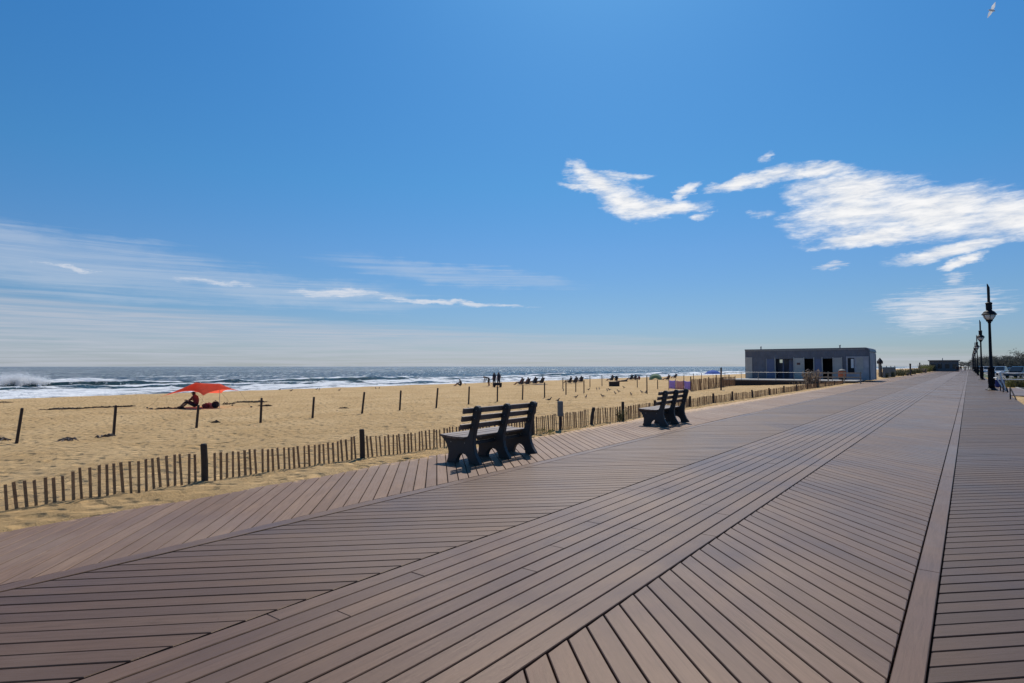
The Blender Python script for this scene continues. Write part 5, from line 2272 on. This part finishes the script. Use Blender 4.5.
# ------------------------------------------------------------------ world: sky and clouds
SUN_AZ = radians(-27.5)      # from +Y, clockwise
SUN_EL = radians(51)
world = bpy.data.worlds.new('World')
scene.world = world
world.use_nodes = True
t = NT(world.node_tree)
bg = t.n['Background']
sky = t.new('ShaderNodeTexSky', sky_type='NISHITA')
sky.sun_disc = False
sky.sun_elevation = SUN_EL
sky.sun_rotation = SUN_AZ
sky.altitude = 0
sky.air_density = 1.0
sky.dust_density = 0.35
sky.ozone_density = 4.0
hs = t.new('ShaderNodeHueSaturation')
hs.inputs['Saturation'].default_value = 1.18
hs.inputs['Hue'].default_value = 0.5
t.put(hs.inputs['Color'], sky.outputs[0])
skyc = hs.outputs[0]

dirn = t.new('ShaderNodeTexCoord').outputs['Generated']
nrm = t.new('ShaderNodeVectorMath', operation='NORMALIZE')
t.put(nrm.inputs[0], dirn)
sp = t.new('ShaderNodeSeparateXYZ')
t.put(sp.inputs[0], nrm.outputs[0])
# azimuth (deg, clockwise from the sea view heading) and elevation (deg)
DEG = 180 / pi
cH, sH = cos(HEAD), sin(HEAD)
ex = t.math('ADD', t.math('MULTIPLY', sp.outputs[0], cH), t.math('MULTIPLY', sp.outputs[1], sH))
ey = t.math('ADD', t.math('MULTIPLY', sp.outputs[0], -sH), t.math('MULTIPLY', sp.outputs[1], cH))
az = t.math('MULTIPLY', t.math('ARCTAN2', ex, ey), DEG)
el = t.math('MULTIPLY', t.math('ARCSINE', sp.outputs[2]), DEG)
vec = t.new('ShaderNodeCombineXYZ')
t.put(vec.inputs[0], az)
t.put(vec.inputs[1], t.math('MULTIPLY', el, 2.1))
av = vec.outputs[0]
wob = t.new('ShaderNodeTexNoise')
t.put(wob.inputs['Vector'], av)
wob.inputs['Scale'].default_value = 0.22
wob.inputs['Detail'].default_value = 5
wob.inputs['Roughness'].default_value = 0.6
sw = t.new('ShaderNodeSeparateColor')
t.put(sw.inputs[0], wob.outputs['Color'])
azw = t.math('ADD', az, t.math('MULTIPLY_ADD', sw.outputs[0], 6.0, -3.0))
elw = t.math('ADD', el, t.math('MULTIPLY_ADD', sw.outputs[1], 2.4, -1.2))


def azel(px, py):
    d = ray(px, py).normalized()
    x = d.x * cH + d.y * sH
    y = -d.x * sH + d.y * cH
    return math.degrees(atan2(x, y)), math.degrees(math.asin(d.z))


def blob(px, py, rx, ry, rot=0.0, k=1.0):
    """soft elliptical patch around a direction; radii given as photo pixels, turned into degrees"""
    a, e = azel(px, py)
    a2, _ = azel(px + rx, py)
    _, e2 = azel(px, py - ry)
    ra, re = abs(a2 - a), abs(e2 - e)
    dx = t.math('SUBTRACT', azw, a)
    dy = t.math('SUBTRACT', elw, e)
    c, s = cos(radians(rot)), sin(radians(rot))
    u = t.math('DIVIDE', t.math('ADD', t.math('MULTIPLY', dx, c), t.math('MULTIPLY', dy, s)), ra)
    v = t.math('DIVIDE', t.math('SUBTRACT', t.math('MULTIPLY', dy, c), t.math('MULTIPLY', dx, s)), re)
    d2 = t.math('ADD', t.math('MULTIPLY', u, u), t.math('MULTIPLY', v, v))
    return t.math('MULTIPLY', t.math('SUBTRACT', 1.0, d2), k)


def maxall(L):
    m = L[0]
    for x in L[1:]:
        m = t.math('MAXIMUM', m, x)
    return m


# bright fair-weather cloud group on the right
solid = maxall([blob(588, 172, 20, 9, -25, .8), blob(600, 184, 34, 15, -20), blob(632, 203, 46, 15, -14), blob(668, 209, 38, 9, -3), blob(690, 190, 20, 6, 25, .8), blob(622, 176, 26, 6, -10, .6), blob(572, 186, 14, 4, -10, .6), blob(740, 184, 34, 8, 12), blob(770, 176, 34, 8, 6, .8), blob(815, 172, 46, 9, -2, .8),
                blob(858, 192, 76, 22, -8), blob(850, 212, 70, 24, 0), blob(930, 212, 110, 28, -5), blob(1020, 216, 80, 27, -3), blob(1120, 225, 90, 30, 0), blob(868, 236, 64, 11, 3), blob(950, 250, 70, 10, 8), blob(968, 263, 28, 6, 14),
                blob(768, 160, 9, 3, 20, .35), blob(698, 218, 9, 3, 0, .5), blob(762, 214, 12, 3, 0, .35)])
n_a = t.noise(t.map(av, (0.42, 0.90, 1), (0, 0, 0), (0, 0, radians(-10))), 1.0, 9, 0.6, 0.35)
n_b = t.noise(t.map(av, (1.9, 3.2, 1), (0, 0, 0), (0, 0, radians(-10))), 1.0, 7, 0.62, 0.5)
nn = t.math('ADD', t.math('MULTIPLY_ADD', n_a, 3.4, -1.80), t.math('MULTIPLY_ADD', n_b, 1.5, -0.75))
d1 = t.ss(t.math('ADD', t.math('MULTIPLY', t.math('MAXIMUM', solid, -0.7), 2.3), nn), -0.75, 2.5)
# thin streaks and veils
veil = maxall([blob(940, 308, 70, 24, 4, 1.3), blob(965, 279, 22, 5), blob(828, 269, 18, 4), blob(345, 294, 50, 5.0, -3, 1.3), blob(440, 300, 90, 3.6, -3.5, 1.3), blob(215, 281, 40, 3), blob(70, 267, 26, 2.5)])
n_c = t.noise(t.map(av, (0.42, 2.2, 1), (0, 0, 0), (0, 0, radians(-6))), 1.0, 9, 0.7, 0.8)
d2 = t.ss(t.math('ADD', t.math('MAXIMUM', veil, -1.2), t.math('MULTIPLY_ADD', n_c, 4.6, -2.5)), -0.5, 1.6)
d2 = t.math('MULTIPLY', d2, 0.82)
wide = maxall([blob(60, 262, 260, 34, -4), blob(250, 285, 190, 18, -4), blob(20, 240, 120, 14, -2), blob(460, 275, 120, 10, -5, 0.7)])
n_d = t.noise(t.map(av, (0.06, 1.0, 1), (3, 0, 0)), 1.0, 8, 0.68, 0.6)
d3 = t.ss(t.math('ADD', t.math('MAXIMUM', wide, -1.0), t.math('MULTIPLY_ADD', n_d, 3.2, -1.5)), -0.3, 1.5)
d3 = t.math('MULTIPLY', d3, 0.5)
# low bank over the sea horizon, thinning to the right
_, e_top = azel(512, 325)
bank_n = t.noise(t.map(av, (0.05, 0.9, 1), (9, 2, 0)), 1.0, 7, 0.6, 0.3)
edge = t.math('SUBTRACT', t.math('MULTIPLY_ADD', az, -0.055, 3.0), el)
bk = t.ss(t.math('ADD', edge, t.math('MULTIPLY_ADD', bank_n, 2.6, -1.3)), -0.7, 0.7)
bn2 = t.noise(t.map(av, (0.10, 2.1, 1), (4, 7, 0)), 1.0, 7, 0.66, 0.5)
bk = t.math('MULTIPLY', bk, t.math('MULTIPLY_ADD', t.ss(bn2, 0.3, 0.7), 0.5, 0.28))
bk = t.math('MULTIPLY', bk, t.ss(az, 75.0, 25.0))
bk = t.math('MULTIPLY', bk, t.ss(az, -75.0, -50.0))
# rest of the sky has some scattered cloud too, away from the view
CW = 7.5    # radiance of sunlit cloud in the sky's own units
gr = t.new('ShaderNodeValToRGB')
ge = gr.color_ramp.elements
ge[0].position, ge[0].color = 0.0, (0.385, 0.43, 0.575, 1)
ge[1].position, ge[1].color = 1.0, (0.36, 0.70, 0.80, 1)
for p_, c_ in ((0.035, (0.385, 0.435, 0.565, 1)), (0.07, (0.415, 0.485, 0.575, 1)), (0.12, (0.44, 0.55, 0.63, 1)), (0.19, (0.395, 0.63, 0.68, 1)), (0.36, (0.375, 0.71, 0.80, 1))):
    k_ = ge.new(p_)
    k_.color = c_
t.put(gr.inputs[0], t.math('DIVIDE', el, 90.0, clamp=True))
skyh = t.mix(1.0, t.mix(1.0, skyc, gr.outputs[0], 'MULTIPLY'), (0.98, 1.075, 1.13), 'MULTIPLY')
c = t.mix(bk, skyh, (0.56 * CW, 0.60 * CW, 0.69 * CW))
c = t.mix(d3, c, (0.62 * CW, 0.70 * CW, 0.82 * CW))
c = t.mix(d2, c, (0.84 * CW, 0.86 * CW, 0.92 * CW))
shade = t.mix(t.ss(n_a, 0.3, 0.7), (0.86 * CW, 0.88 * CW, 0.92 * CW), (1.05 * CW, 1.05 * CW, 1.06 * CW))
c = t.mix(d1, c, shade)
t.put(bg.inputs['Color'], c)
bg.inputs['Strength'].default_value = 0.12

sun = bpy.data.lights.new('sun', 'SUN')
sun.energy = 4.0
sun.angle = radians(0.53)
sun.color = (1.0, 0.94, 0.86)
so = bpy.data.objects.new('sun', sun)
COL.objects.link(so)
sd = Vector((sin(SUN_AZ) * cos(SUN_EL), cos(SUN_AZ) * cos(SUN_EL), sin(SUN_EL)))
so.rotation_mode = 'QUATERNION'
so.rotation_quaternion = (-sd).to_track_quat('-Z', 'Y')
so.location = (0, 0, 30)

# ------------------------------------------------------------------ camera
cam = bpy.data.cameras.new('camera')
cam.sensor_width = 36
cam.lens = FPX / 1024 * 36
cam.clip_end = 30000
cam.clip_start = 0.05
co = bpy.data.objects.new('camera', cam)
COL.objects.link(co)
co.location = (0, 0, CAMH)
co.rotation_euler = (pi / 2 + PITCH, 0, HEAD)
scene.camera = co

scene.view_settings.view_transform = 'Standard'
scene.view_settings.look = 'None'
scene.view_settings.exposure = 0.0
scene.view_settings.gamma = 1.0
scene.view_settings.use_curve_mapping = False
scene.render.engine = 'CYCLES'
scene.cycles.use_denoising = True
scene.cycles.max_bounces = 6
scene.cycles.sample_clamp_indirect = 4.0
scene.cycles.sample_clamp_direct = 20.0
